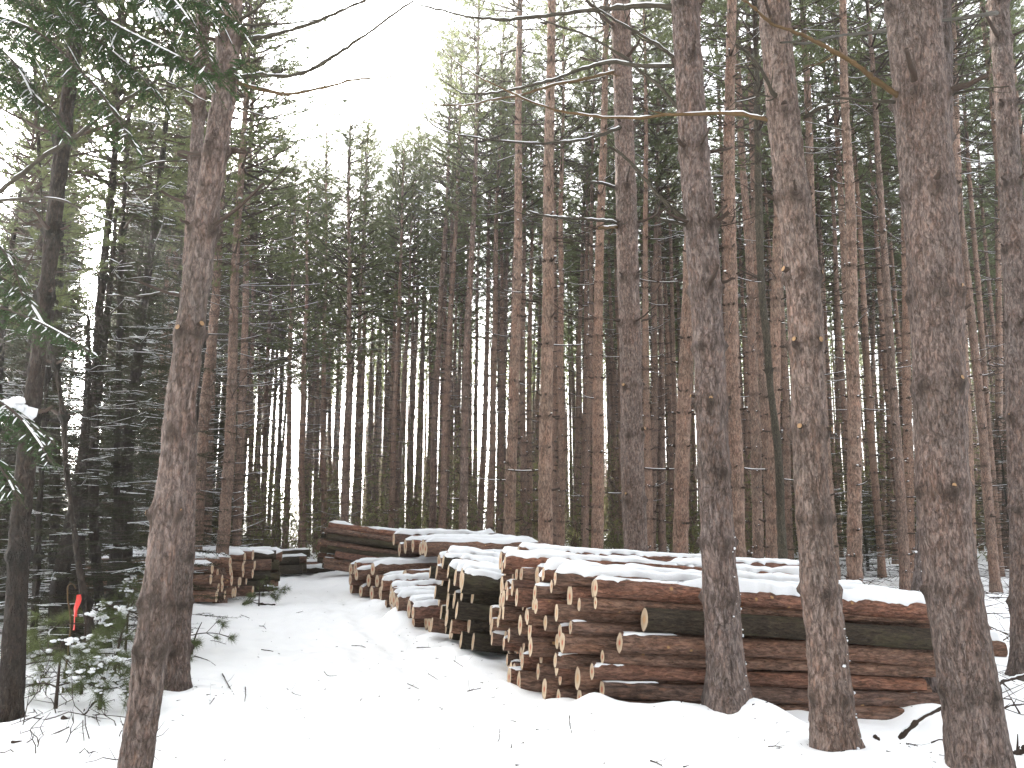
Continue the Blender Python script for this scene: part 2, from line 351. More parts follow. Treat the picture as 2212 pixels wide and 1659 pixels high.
# ------------------------------------------------------------------ log stacks
ENDS = {'red': ('log_red', 'end_red'), 'brown': ('log_brown', 'end_red'), 'pale': ('log_brown', 'end_pale'), 'dark': ('log_dark', 'end_pale')}
N_LOGS = [0]
def make_log(x0, x1, y, z, r, kind, yaw, pitch, snow, label, group, near):
    """log lying along x; x0 the end by the road"""
    N_LOGS[0] += 1
    L = x1 - x0; k = 22 if near else 14; n = max(6, int(L / (.09 if near else .22)))
    u = np.linspace(0, L, n); rnd = R.random() * 90
    base = r * (1.0 - .05 * u / L)
    th = np.linspace(0, 2 * math.pi, k, endpoint=False)
    C, S = np.cos(th), np.sin(th)
    X, T_ = np.meshgrid(u, th, indexing='ij')
    d = (vn(X * 2.2 + rnd, np.cos(T_) * 1.2 + 5, np.sin(T_) * 1.2 + 5, 4) - .5) * r * .34 + (vn(X * 14 + rnd, np.cos(T_) * 4 + 9, np.sin(T_) * 4 + 9, 6) - .5) * r * .10
    sag = (vn(u * .8 + rnd, u * 0, seed=9) - .5) * .02
    rr = base[:, None] + d * (1 if near else .8)
    V = np.stack([X, rr * np.cos(T_), rr * np.sin(T_) + sag[:, None]], -1)
    t = thing('log', (x0, y, z), label, 'log', group); t.rotation_euler = (0, pitch, yaw)
    mb = MB(); mb.add(V, ringfaces(n, k)[:, ::-1])
    m1, m2 = ENDS[kind]
    mb.build('bark', M[m1], t)
    for e in ((0,) if x0 > -4.9 or near else (n - 1,)) if False else (0, n - 1):
        cc = V[e].mean(0); off = np.array([-.002 if e == 0 else .002, 0, 0]); mbe = MB(); Rr = []
        tilt = R.uniform(-.10, .10); tilt2 = R.uniform(-.10, .10)
        P = [cc + off + np.array([0, 0, 0])]; Rr = [0.0]
        rings = (.33, .66, 1.0)
        for q in rings:
            for j in range(k):
                pnt = cc + (V[e][j] - cc) * q + off; P.append(pnt); Rr.append(q)
        P = np.array(P)
        f3 = [[0, 1 + j, 1 + (j + 1) % k] for j in range(k)]
        mbe.add(P, np.array(f3)[:, ::-1] if e == 0 else np.array(f3), 0, Rr)
        f4 = []
        for q in range(2):
            for j in range(k): f4.append([1 + q * k + j, 1 + (q + 1) * k + j, 1 + (q + 1) * k + (j + 1) % k, 1 + q * k + (j + 1) % k])
        f4 = np.array(f4); mbe.f.setdefault((4, 0), []).append(f4[:, ::-1] if e == 0 else f4)
        mbe.build('cut_end', M[m2], t, attr='rad', smooth=False)
    if snow:
        s0, s1, thick = snow; full = s1 - s0 > .5                      # along the log (0..1), thickness
        m = max(8, int((s1 - s0) * L / (.035 if near else .12))); a = np.linspace(0, 1, m); su = (s0 + (s1 - s0) * a) * L
        taper = np.clip(np.minimum(a, 1 - a) * (s1 - s0) * L / .05, 0, 1) ** .5
        kk = 11; q = np.linspace(-1, 1, kk)
        half = .62 + .5 * (vn(su * 3 + rnd, su * 0, seed=21) - .5)
        half = np.minimum(half * np.clip((vn(su * 1.1 + rnd, su * 0, seed=26) - .05) * 6, .45, 1), 1.15)
        A_, Q = np.meshgrid(np.arange(m), q, indexing='ij')
        jag = ((vn(su[A_] * 16 + rnd, Q * 3 + 40, seed=22) - .5) * .7 + (vn(su[A_] * 40 + rnd, Q * 5 + 40, seed=27) - .5) * .4) * np.abs(Q) ** 3 * Q
        if not full: half = .62 * (1 - a ** 1.3) * (.5 + vn(su * 14 + rnd, su * 0, seed=25)); jag = jag * .8 * (1 - a ** 1.3)[A_]
        ang = Q * (half[A_] + jag)
        tk = thick * (.45 + .7 * vn(su[A_] * 2.2 + rnd, Q * 1.0 + 3, seed=23) + .45 * vn(su[A_] * 9 + rnd, Q * 2.0 + 3, seed=24)) * np.clip((vn(su[A_] * 1.1 + rnd, Q * .4, seed=26) - .16) * 7, .12, 1) * (1 - np.abs(Q) ** 3.2) ** .5 * taper[A_]
        rad = np.interp(su, u, base)[A_] * 1.04 - .004
        VV = np.stack([su[A_], (rad + tk * .85) * np.sin(ang), (rad + tk) * np.cos(ang) - .0 + np.interp(su, u, sag)[A_]], -1)
        ms = MB(); i0 = np.arange(m - 1)[:, None] * kk + np.arange(kk - 1)[None]
        ms.add(VV, np.stack([i0, i0 + kk, i0 + kk + 1, i0 + 1], -1).reshape(-1, 4)[:, ::-1])
        VB = VV.copy(); VB[..., 1:] *= (rad * .8 / np.maximum(1e-6, np.hypot(VV[..., 1], VV[..., 2])))[..., None]
        for e in (0, m - 1):                       # closed ends
            Pq = np.vstack([VV[e], VB[e]]); j = np.arange(kk - 1)
            ff = np.stack([j, j + 1, j + 1 + kk, j + kk], 1); ms.add(Pq, ff if e else ff[:, ::-1])
        ms.build('snow_cap', M['snow'], t)
    return t

def pack(y0, y1, height, rfun, start=(), nmax=200):
    """circles resting on the ground and on each other between y0 and y1, under height(y)"""
    c = list(start)
    def ok(y, z, r):
        if y - r < y0 - 1e-4 or y + r > y1 + 1e-4 or z - r < -.001 or z + r > height(y) + .02: return False
        for (b, d, e) in c:
            if (b - y) ** 2 + (d - z) ** 2 < (e + r) ** 2 - 1e-5: return False
        return True
    for _ in range(nmax):
        r = rfun(); best = None; cand = []
        for (y, z, e) in c:                        # on the ground beside one
            dd = (e + r) ** 2 - (z - r) ** 2
            if dd > 0: cand += [(y + math.sqrt(dd), r), (y - math.sqrt(dd), r)]
            for yy in (y0 + r, y1 - r):            # against the ends
                dd = (e + r) ** 2 - (yy - y) ** 2
                if dd > 0: cand.append((yy, z + math.sqrt(dd)))
        cand += [(y0 + r, r), (y1 - r, r)]
        for i in range(len(c)):
            for j in range(i):
                ax, az, ar = c[i]; bx, bz, br = c[j]; D = math.hypot(bx - ax, bz - az)
                R1, R2 = ar + r, br + r
                if D > R1 + R2 or D < 1e-6 or D < abs(R1 - R2): continue
                a = (R1 * R1 - R2 * R2 + D * D) / (2 * D); h2 = R1 * R1 - a * a
                if h2 < 0: continue
                h = math.sqrt(h2); mx, mz = ax + a * (bx - ax) / D, az + a * (bz - az) / D
                for s in (1, -1): cand.append((mx - s * h * (bz - az) / D, mz + s * h * (bx - ax) / D))
        for (y, z) in sorted(cand, key=lambda q: q[1]):
            if ok(y, z, r): best = (y, z, r); break
        if best is None: break
        c.append(best)
    return c
def exposed(c, i):                                 # nothing lies on it
    y, z, r = c[i]
    return not any(j != i and d > z and abs(b - y) < (e + r) * .72 and d - z < 2.2 * (e + r) * .8 for j, (b, d, e) in enumerate(c))
ORD = ['bottom', 'second', 'third', 'fourth', 'fifth', 'sixth', 'seventh', 'eighth', 'ninth', 'tenth', 'eleventh', 'twelfth', 'thirteenth', 'fourteenth', 'fifteenth', 'sixteenth', 'seventeenth', 'eighteenth', 'nineteenth', 'twentieth']
CNT = ['first'] + ORD[1:]
COLW = {'red': 'reddish brown', 'brown': 'brown', 'pale': 'brown', 'dark': 'dark mossy'}
def stack(name, group, c, left, length, kinds, near, thick, tilt=0, yaw=0, jit=.12, explicit=None, ridge=None, flip=False, z0=0.0, keep=lambda y, z, r: True):
    explicit = explicit or {}
    d = 2 * np.mean([q[2] for q in c]); order = {}
    tmp = []
    for i, (y, z, r) in enumerate(c):
        if not keep(y, z, r): continue
        lay = int(round((z - r) / (d * .86))); tmp.append((lay, y, i))
    tmp.sort(); cnt = {}
    for lay, y, i in tmp: cnt[lay] = cnt.get(lay, 0) + 1; order[i] = (lay, cnt[lay])
    for i, (y, z, r) in enumerate(c):
        if i not in order: continue
        lay, no = order[i]; top = exposed(c, i)
        ex = explicit.get(i, {})
        kind = ex.get('kind') or R.choice(kinds)
        x0 = ex.get('x0', left(y) + R.uniform(-jit, jit)); L = ex.get('L', length) + R.uniform(-.12, .12)
        sn = None
        if top: sn = (0.0, 1.0, thick * R.uniform(.65, 1.25))
        elif R.random() < .35 and not flip: sn = (0, R.uniform(.04, .16), thick * R.uniform(.15, .4))
        if 'snow' in ex: sn = ex['snow']
        if flip: x0, x1 = x0 - L, x0
        else: x1 = x0 + L
        lab = ex.get('label')
        if not lab:
            what = ('snow capped ' if top else '') + COLW[kind] + ' log'
            lab = f"{what} in {name}, {ORD[min(lay, 19)]} layer, {CNT[min(no - 1, 19)]} from camera"
        gzz = gz((x0 + x1) / 2, y) * .3
        make_log(x0, x1, y, z + z0 + gzz - (0 if not tilt else 0), r, kind, yaw + R.uniform(-.012, .012), tilt + R.uniform(-.008, .008), sn, lab, group, near)

# nearest stack: the column that faces the camera is laid log by log
front = [(.084, 'pale'), (.068, 'brown'), (.062, 'red'), (.055, 'brown'), (.078, 'brown'), (.090, 'dark'), (.050, 'brown'), (.075, 'red')]
fx = [.79, .74, .66, .75, .89, 1.10, .70, .70]
flab = ['thick dark bottom log facing the camera in the nearest stack, half buried in snow', 'brown log just above the bottom log on the front of the nearest stack',
        'reddish log with rough bark, third from the ground on the front of the nearest stack', 'thin brown log tucked under the one whose round red end sticks out, nearest stack',
        'front log of the nearest stack showing a round pale end with a red heart', 'thick mossy greenish log with scraped orange patches on the front of the nearest stack',
        'thin dark log directly under the snow capped top log, front of nearest stack', 'snow capped reddish top log facing the camera on the nearest stack']
c0 = []; zz = -.02; expl = {}
for i, ((r, k), x0) in enumerate(zip(front, fx)):
    zz += r * 1.02; yy = 6.86 + (.02 if i in (3, 6) else 0) - (.03 if i == 4 else 0); c0.append((yy, zz, r)); zz += r * .97
    expl[i] = dict(kind=k, x0=x0, L=2.75 if i == 5 else 3.15, label=flab[i], snow=(0, 1, .095) if i == 7 else ((0, .16, .014) if i in (2, 4, 1) else None))
R.seed(5)
D_ = math.radians
cA = pack(6.78, 9.0, lambda y: 1.06 + .10 * (y - 6.8) + .07 * math.sin(y * 11), lambda: R.choice([.058, .065, .07, .08, .088, .096]), c0, 120)
leftA = lambda y: float(np.interp(y, [6.8, 7.1, 7.6, 8.2, 9.2], [.72, .50, .22, .05, -.16]))
stack('the nearest stack', 'logs of the nearest stack', cA, leftA, 3.3, ['red', 'brown', 'red', 'brown', 'pale'], True, .062, yaw=D_(10), tilt=D_(4.2), jit=.17, explicit=expl)
R.seed(9)
cC = pack(9.25, 11.0, lambda y: 1.0 + .05 * (y - 9.3), lambda: R.uniform(.08, .115), (), 70)
stack('the slanting stack', 'logs of the dark slanting stack', cC, lambda y: float(edge(y)) - .08, 2.5, ['dark', 'dark', 'dark', 'pale'], True, .065, yaw=D_(12), tilt=D_(7), z0=.10, jit=.14)
cD = pack(11.3, 14.6, lambda y: .36 + .07 * (y - 11.3), lambda: R.uniform(.09, .125), (), 60)
stack('the low snowy stack', 'logs of the low snowy stack', cD, lambda y: float(edge(y)) + .0, 1.7, ['red', 'brown', 'pale'], True, .075, yaw=D_(20), jit=.25)
cD2 = pack(11.4, 14.6, lambda y: .92, lambda: R.uniform(.10, .13), (), 80)
stack('the broad stack', 'logs of the broad snow covered stack', cD2, lambda y: float(edge(y)) + .95, 2.4, ['brown', 'red'], True, .075, yaw=D_(22), jit=.16, keep=lambda y, z, r: z > .55)
cE = pack(14.9, 18.3, lambda y: .62 + .05 * (y - 15), lambda: R.uniform(.11, .14), (), 70)
stack('the jagged stack', 'logs of the jagged stack', cE, lambda y: float(edge(y)) + .05, 1.5, ['red', 'brown', 'brown'], False, .07, yaw=D_(28), jit=.3)
cE2 = pack(15.6, 18.0, lambda y: 1.24, lambda: R.uniform(.13, .16), (), 80)
stack('the tall stack', 'logs of the tall stack behind the jagged one', cE2, lambda y: float(edge(y)) + .95, 2.3, ['brown', 'red'], False, .07, yaw=D_(20), jit=.15, keep=lambda y, z, r: z > .85)
cF = pack(21.6, 22.5, lambda y: 1.22, lambda: R.uniform(.065, .10), (), 60)
stack('the tilted stack', 'logs of the tall tilted stack', cF, lambda y: -5.15 + .25 * (22.5 - y), 2.3, ['brown', 'dark', 'red'], False, .05, yaw=D_(3), tilt=D_(8), z0=.24, jit=.26)
cG = pack(15.0, 16.6, lambda y: .66 + .22 * (y - 15), lambda: R.uniform(.085, .115), (), 50)
stack('the left roadside stack', 'logs of the stack left of the road', cG, lambda y: -5.66 + .22 * (y - 15), 2.4, ['red', 'brown', 'pale'], False, .07, yaw=D_(5), flip=True, jit=.12)
cG2 = pack(16.7, 17.6, lambda y: 1.0, lambda: R.uniform(.11, .14), (), 16)
stack('the dark left stack', 'logs of the dark stack left of the road', cG2, lambda y: -5.05, 2.4, ['dark', 'brown'], False, .08, yaw=D_(17), flip=True, jit=.08)
cH = pack(22.2, 23.2, lambda y: .62, lambda: R.uniform(.11, .15), (), 14)
stack("the far low stack", "logs of the low stack at the road's far end", cH, lambda y: -7.35, 1.5, ['dark', 'brown'], False, .07, yaw=D_(18), tilt=D_(-2), jit=.15)
cH2 = pack(23.4, 24.2, lambda y: .32, lambda: R.uniform(.09, .12), (), 6)
stack('the far small heap', "logs of the small heap at the road's end", cH2, lambda y: -6.75, 1.6, ['dark', 'brown'], False, .07, yaw=D_(15), jit=.2)
for k, (px, py, r, lab) in enumerate(((2105, 1372, .10, 'snow covered log end poking out behind the thickest right pine, upper one'), (2095, 1402, .12, 'snow covered log poking out behind the thickest right pine, lower one'))):
    q = at(px, py, 9.4); make_log(q.x - 1.6, q.x + .36 - .1 * (1 - k), 9.4 + .16 * (1 - k), q.z, r, 'brown', 0, 0, (0, 1, .09), lab, None, True)

# ------------------------------------------------------------------ slender pines: prototypes with parts trunk, deadwood, crown
PH, PR = 20.0, .130
def pine_proto(seed, twiggy, crown_from):
    rg = random.Random(seed); nr = np.random.default_rng(seed)
    z = np.arange(-.3, PH, .05); n = len(z); k = 14
    bend = .035 * np.sin(z * .35 + rg.uniform(0, 6)) + .015 * np.sin(z * 1.1 + rg.uniform(0, 6)); bend -= np.interp(0, z, bend)
    bend2 = .03 * np.sin(z * .5 + rg.uniform(0, 6)); bend2 -= np.interp(0, z, bend2)
    P = np.stack([bend * np.clip(z / 4, 0, 1), bend2 * np.clip(z / 4, 0, 1), z], 1)
    rad = PR * (1 - .80 * np.clip(z / PH, 0, 1) ** 1.1) * (1 + .30 * np.exp(-np.clip(z, 0, 9) / .25))
    wh = []; zc = rg.uniform(.5, .9)
    while zc < PH - .5: wh.append(zc); zc += rg.uniform(.34, .58)
    stain = np.zeros(n); 
    for q in wh: g_ = np.exp(-((z - q) / .045) ** 2); rad = rad + .010 * g_; stain = np.maximum(stain, .95 * g_ * rg.uniform(.4, 1.1))
    th = np.linspace(0, 2 * math.pi, k, endpoint=False)
    Zm, T_ = np.meshgrid(z, th, indexing='ij')
    disp = (vn(Zm * 6, np.cos(T_) * 2 + 7, np.sin(T_) * 2 + 7, seed) - .5) * .022 + (vn(Zm * 17, np.cos(T_) * 5 + 7, np.sin(T_) * 5 + 7, seed + 1) - .5) * .016
    ring = np.clip(stain[:, None] * (vn(Zm * 9, np.cos(T_) * 1.6 + 7, np.sin(T_) * 1.6 + 7, seed + 2) * 1.9 - .35), 0, .9)
    mb = MB(); V = tube(mb, P, rad, k, 0, True, stain, disp=disp); mb.a[0] = ring.ravel()
    trunk = mb.build('trunk', M['bark_far'], attr='stain')
    ax = lambda q: np.array([np.interp(q, z, P[:, 0]), np.interp(q, z, P[:, 1]), q]); rz = lambda q: np.interp(q, z, rad)
    # dead stubs and limbs below the crown, some topped with snow
    mb = MB(); sn = []
    zb = PH * crown_from
    for q in wh:
        if q > zb + 2: break
        h = q / zb
        for _ in range(rg.randint(3, 6)):
            a = rg.uniform(0, 2 * math.pi); u = np.array([math.cos(a), math.sin(a), 0])
            big = rg.random() < (.45 + .5 * h if twiggy else .04 + .5 * h ** 2)
            L = rg.uniform(.4, 1.9 if twiggy else 1.4) * (.6 + .4 * h) if big else rg.uniform(.03, .14)
            p0 = ax(q) + u * rz(q) * .9; m = 6 if big else 3
            s = np.linspace(0, 1, m); sl_ = rg.uniform(-.25, .15); cu = rg.uniform(.1, .45)
            side = np.array([-u[1], u[0], 0]) * rg.uniform(-.25, .25)
            pts = p0 + L * (u * s[:, None] + side * (s ** 2)[:, None] + np.array([0, 0, 1]) * (sl_ * s + cu * s ** 2)[:, None])
            r0 = rg.uniform(.008, .015) if big else rg.uniform(.012, .022)
            tube(mb, pts, np.linspace(r0, r0 * .3 if big else r0 * .8, m), 4, 0)
            if big:
                if rg.random() < .4:
                    ps = pts[:-1] + np.array([0, 0, r0 * .8]); tube(mb, ps, np.linspace(r0 * .5, r0 * .25, m - 1), 4, 1)
                for _t in range(rg.randint(1, 5)):
                    i = rg.randint(1, m - 2); d = unit(u + nr.normal(size=3) * .6); l = rg.uniform(.1, .45) * L
                    tube(mb, np.stack([pts[i], pts[i] + d * l * .5, pts[i] + d * l + np.array([0, 0, .1 * l])]), [.006, .005, .003], 3, 0, cap=False)
            elif rg.random() < .22: sn.append(pts[-1] + np.array([0, 0, .012]))
    if sn: blobs(mb, sn, nr.uniform(.012, .024, len(sn)), 1)
    dead = mb.build('deadwood', [M['twig'], M['snow']]); dead['kind'] = 'stuff'
    # live crown
    mb = MB(); TP, TA = [], []
    zq = zb
    while zq < PH - .05:
        f = (zq - zb) / (PH - zb)
        Lm = (1.6 * (1 - f) ** .55 + .34) * min(1, .5 + f * 3)
        for b in range(rg.randint(4, 6)):
            a = rg.uniform(0, 2 * math.pi); u = np.array([math.cos(a), math.sin(a), 0]); v_ = np.array([-u[1], u[0], 0])
            L = Lm * rg.uniform(.55, 1.15); e = math.tan(math.radians(rg.uniform(-12, 12) + 45 * f)); cu = rg.uniform(.1, .35)
            s = np.linspace(0, 1, 6); wob = rg.uniform(-.2, .2)
            pts = ax(min(zq, PH - .1)) + L * (u * s[:, None] + v_ * (wob * s ** 2)[:, None] + np.array([0, 0, 1]) * (e * s + cu * s ** 2)[:, None])
            tube(mb, pts, np.linspace(.016 + .008 * L, .004, 6), 3, 1, cap=False)
            nt_ = max(4, int(L * 7.0))
            for i in range(nt_):
                s_ = rg.uniform(.50 - .3 * f, 1.0); p = np.array([np.interp(s_, s, pts[:, j]) for j in range(3)])
                sd_ = rg.choice((-1, 1)); d = unit(u * rg.uniform(.3, 1) + v_ * sd_ * rg.uniform(.3, 1) + np.array([0, 0, rg.uniform(-.1, .7)]))
                l = rg.uniform(.10, .42) * (1.15 - .5 * s_)
                if rg.random() < .5: tube(mb, np.stack([p, p + d * l]), [.006, .004], 3, 1, cap=False)
                for w_ in ((.5, 1.0) if l > .22 else (1.0,)): TP.append(p + d * l * w_); TA.append(unit(d + np.array([0, 0, .5])))
            TP.append(pts[-1]); TA.append(unit(pts[-1] - pts[-2] + np.array([0, 0, .02])))
        zq += rg.uniform(.30, .48) * (1.1 - .55 * f)
    TP, TA = np.array(TP), np.array(TA); K = 15
    C_ = np.repeat(TP, K, 0) - np.repeat(TA, K, 0) * nr.uniform(0, .09, (len(TP) * K, 1)); D_ = unit(np.repeat(TA, K, 0) * .7 + nr.normal(size=(len(TP) * K, 3)) * .55)
    strips(mb, C_, D_, nr.uniform(.09, .165, len(C_)), nr.uniform(.009, .015, len(C_)), 0)
    pick = nr.random(len(TP)) < .035
    blobs(mb, TP[pick] + np.array([0, 0, .03]), nr.uniform(.02, .05, pick.sum()), 2, .5)
    crown = mb.build('crown', [M['needle'], M['twig'], M['snow']], smooth=False)
    for o in (trunk, dead, crown): COL.objects.unlink(o)
    return trunk, dead, crown
PROTO = [pine_proto(100 + i, i >= 5, (.56, .60, .63, .58, .64, .47, .42, .50)[i]) for i in range(8)]
USED = {}
def put_pine(base, top_dir, dia, H, label, group, var, spin=None, wid=None, deadwood=True, crown=True):
    t = thing('pine_tree', base, label, 'tree', group)
    q = Vector((0, 0, 1)).rotation_difference(top_dir.normalized())
    t.rotation_mode = 'XYZ'
    t.rotation_euler = (q.to_matrix().to_4x4() @ Matrix.Rotation(R.uniform(0, 6.28) if spin is None else spin, 4, 'Z')).to_euler()
    s = dia / (2 * PR)
    for j, src in enumerate(PROTO[var]):
        if (j == 1 and not deadwood) or (j == 2 and not crown): continue
        c = src.copy(); COL.objects.link(c); c.parent = t
        sx = s if j == 0 else (wid or 1.0)
        c.scale = (sx, sx, H / PH)
    return t

def profile(x):         # crown tops against the sky opening (2212 px frame)
    return np.interp(x, [380, 560, 600, 640, 680, 720, 750, 790, 808, 830, 870, 915, 950, 1000, 1060, 1110], [-300, -100, 290, 400, 350, 280, 240, 290, 440, 300, 230, 150, 70, 0, -100, -500])
def top_z(sx, Y):       # highest a crown may reach at that column
    y = float(profile(sx)); return at(sx, y, Y).z if y > -400 else 99
# traced trunks: x at row 1131, x at row 555, width at row 1131, (crown variant)
TR = [(729, 732, 9, 5), (744, 752, 17, 6), (767, 774, 11, 0), (797, 803, 11, 1), (812, 826, 9, 2), (826, 836, 10, 3), (845, 855, 12, 5), (857, 866, 11, 0), (885, 902, 12, 1), (896, 920, 11, 2),
      (934, 958, 16, 3), (955, 981, 16, 4), (984, 996, 8, 1), (1000, 1020, 18, 0), (1022, 1034, 11, 2), (1037, 1055, 14, 3), (1057, 1073, 16, 1), (1079, 1084, 14, 4),
      (1100, 1112, 25, 4), (1131, 1133, 15, 2), (1145, 1148, 14, 3), (1158, 1166, 10, 0), (1180, 1186, 31, 4), (1196, 1200, 12, 1), (1211, 1215, 18, 2), (1244, 1260, 13, 0), (1262, 1267, 14, 3), (1275, 1280, 11, 1),
      (1291, 1300, 26, 4), (1319, 1322, 8, 2), (1338, 1343, 11, 0), (1409, 1416, 16, 1), (1430, 1424, 16, 3), (1472, 1487, 33, 4), (1593, 1591, 34, 4), (1618, 1612, 11, 1), (1635, 1628, 14, 2), (1650, 1655, 13, 0),
      (1670, 1685, 27, 4), (1712, 1708, 12, 3), (1795, 1763, 25, 4), (1810, 1800, 12, 2), (1843, 1835, 30, 4), (1870, 1864, 9, 1), (1888, 1886, 12, 0), (1908, 1905, 13, 3), (1923, 1923, 13, 1), (1948, 1947, 9, 2),
      (1963, 1960, 22, 4), (2124, 2122, 10, 1), (2152, 2148, 18, 3), (2173, 2168, 16, 2), (2140, 2138, 9, 0), (2195, 2190, 12, 1), (2093, 2078, 24, 4),
      (427, 462, 26, 6), (448, 470, 20, 7), (483, 512, 26, 7), (512, 534, 19, 5), (540, 551, 13, 6), (555, 563, 10, 7), (569, 585, 12, 5), (601, 610, 11, 6), (617, 634, 14, 7), (653, 663, 15, 5), (668, 672, 9, 6), (682, 687, 11, 7), (700, 706, 13, 5), (712, 716, 10, 6)]
LAND = [(420, 'the leaning left pair'), (744, 'the lone roadside pine'), (1100, 'the ringed medium pine'), (1180, 'the stout sunlit pine'), (1291, 'the straight middle pine'),
        (1371, 'the pine rising from the nearest stack'), (1548, 'the pine before the nearest stack'), (1758, 'the pine with paired tan knots'), (2041, 'the thickest right pine')]
LTXT = {1100: 'medium pine with many knot rings behind the dark slanting stack', 744: 'lone pine at the road edge in front of the tall tilted log stack', 1180: 'stout pine in mid picture with a sunlit left edge, behind the log stacks',
        1291: 'straight pine close left of the thick trunk rising from the nearest stack', 1472: 'pine leaning right with an orange scar low on its trunk, behind the nearest stack', 1593: 'straight pine right behind the thick pine in front of the nearest stack'}
R.seed(21); cnt = {}; PLACED = []
for xb, xt, wd, var in sorted(TR):
    dia = .25 if wd > 22 else .235
    if xb == 744: dia, Y = .185, 20.6
    else: Y = F * dia / wd
    if wd < 9.5: Y = min(Y, 44)
    Y *= R.uniform(.96, 1.04)
    if 20 < Y < 23.3 and 690 < xb < 860: Y = 24
    if 1195 < xb < 1700: Y = max(Y, 12.3)
    p0, p1 = at(xb, 1131, Y), at(xt, 555, Y); d = p1 - p0; d.y = R.uniform(-.02, .02) * d.length
    b = p0 - d * ((p0.z - gz(p0.x, p0.y)) / d.z); b.z = gz(b.x, b.y) - .03
    dia = wd / F * Y * 1.04
    H = R.uniform(17.3, 20.0)
    tz = top_z(scr(b + d.normalized() * 12)[0] if xb < 1100 else 1200, Y)
    H = min(H, tz * R.uniform(.95, 1.02))
    if xb in LTXT: lab = LTXT[xb]
    else:
        L_ = max((l for l in LAND if l[0] < xb), key=lambda l: l[0], default=LAND[0]); cnt[L_[0]] = cnt.get(L_[0], 0) + 1
        lab = f"{'thin' if wd < 12.5 else 'slender' if wd < 20 else 'medium'} pine, {CNT[cnt[L_[0]] - 1]} trunk right of {L_[1]}"
    put_pine(b, d, dia, H, lab, 'slender pines of the stand', var, wid=1.25 if 440 < xb < 620 else 1.1 if xb == 744 else min(1.1, max(.75, H / 18)))
    PLACED.append((b.x, b.y))

# pines farther back, in the rows of a plantation
R.seed(33); far = []
yy = 15.0
while yy < 53:
    xx = -52.0
    while xx < 46:
        x, y = xx + R.uniform(-.7, .7), yy + R.uniform(-.8, .8); xx += 2.15
        a = x / y
        if a < -.66 or a > .70: continue
        sx, _ = scr((x, y, 1.6)); Y = y
        if sx < 430 and y < 24: continue
        if 430 <= sx < 735 and y < 30: continue
        if 735 <= sx < 1100 and y < 27: continue
        if sx >= 1100 and y < (15 if sx > 1560 else 21): continue
        if any(math.hypot(x - q[0], y - q[1]) < 1.3 for q in PLACED): continue
        if 105 < sx < 200 or (600 < sx < 640 and R.random() < .7): continue
        if R.random() < .04 + max(0, (y - 44)) * .02: continue
        far.append((y, x, sx))
    yy += 2.15
far.sort(); far = far[:212]
ZL = lambda sx: ('far pine among the dark trees left of the road' if sx < 430 else 'far pine beyond the end of the road' if sx < 760 else 'far thin pine deep in the stand above the low snowy stacks' if sx < 1100 else
                 'far thin pine deep in the stand behind the nearest log stack' if sx < 1560 else 'far thin pine deep in the stand seen between the thick right pines')
for y, x, sx in far:
    H = R.uniform(16.5, 20.5); H = min(H, top_z(sx, y) * R.uniform(.93, 1.0) if sx < 1110 else 99)
    if H < 5: continue
    lean = Vector((R.gauss(.006, .012), R.gauss(0, .01), 1))
    put_pine(Vector((x, y, gz(x, y) - .05)), lean, R.uniform(.18, .25), H, ZL(sx), ZL(sx).replace('pine', 'pines', 1), R.choice([0, 1, 2, 3, 4] if sx > 760 else [5, 6, 7, 1]), wid=R.uniform(.75, 1.1) * min(1.05, H / 15))

# ------------------------------------------------------------------ near thick pines, each traced
SAWN_Y = {}
def limb(parent, base, pts, r0, r1, mat='limb', snow=True, name='branch', twigs=6, label=None):
    P = smooth_poly([p - base for p in pts], max(14, len(pts) * 5)); n = len(P)
    P = P + NR.normal(size=P.shape) * r0 * .14
    rad = np.linspace(r0, r1, n) * (1 + .12 * NR.normal(size=n))
    mb = MB(); tube(mb, P, rad, 7, 0)
    for _ in range(twigs):
        i = R.randint(2, n - 2); T = unit(P[min(i + 1, n - 1)] - P[i - 1]); d = unit(T * .8 + NR.normal(size=3) * np.array([.5, .5, .5])); l = R.uniform(.06, .3)
        if R.random() < .55: l *= .3
        tube(mb, np.stack([P[i], P[i] + d * l * .6, P[i] + d * l + np.array([0, 0, l * .12])]), [rad[i] * .4, rad[i] * .3, rad[i] * .15], 4, 0, cap=False)
    b = mb.build(name, M[mat], parent)
    if label: b['label'] = label
    if snow:
        ms = MB(); i = 1
        while i < n - 3:
            j = min(n - 1, i + R.randint(4, 12))
            q = P[i:j] + np.array([0, 0, 1]) * (rad[i:j] * .85)[:, None]
            if len(q) > 3:
                ms = MB(); rr = np.clip(rad[i:j] * .62, .004, .02); rr[0] *= .3; rr[-1] *= .3; tube(ms, q, rr, 6, 0); ms.build('snow', M['snow'], b)
            i = j + R.randint(0, 3)
    return b
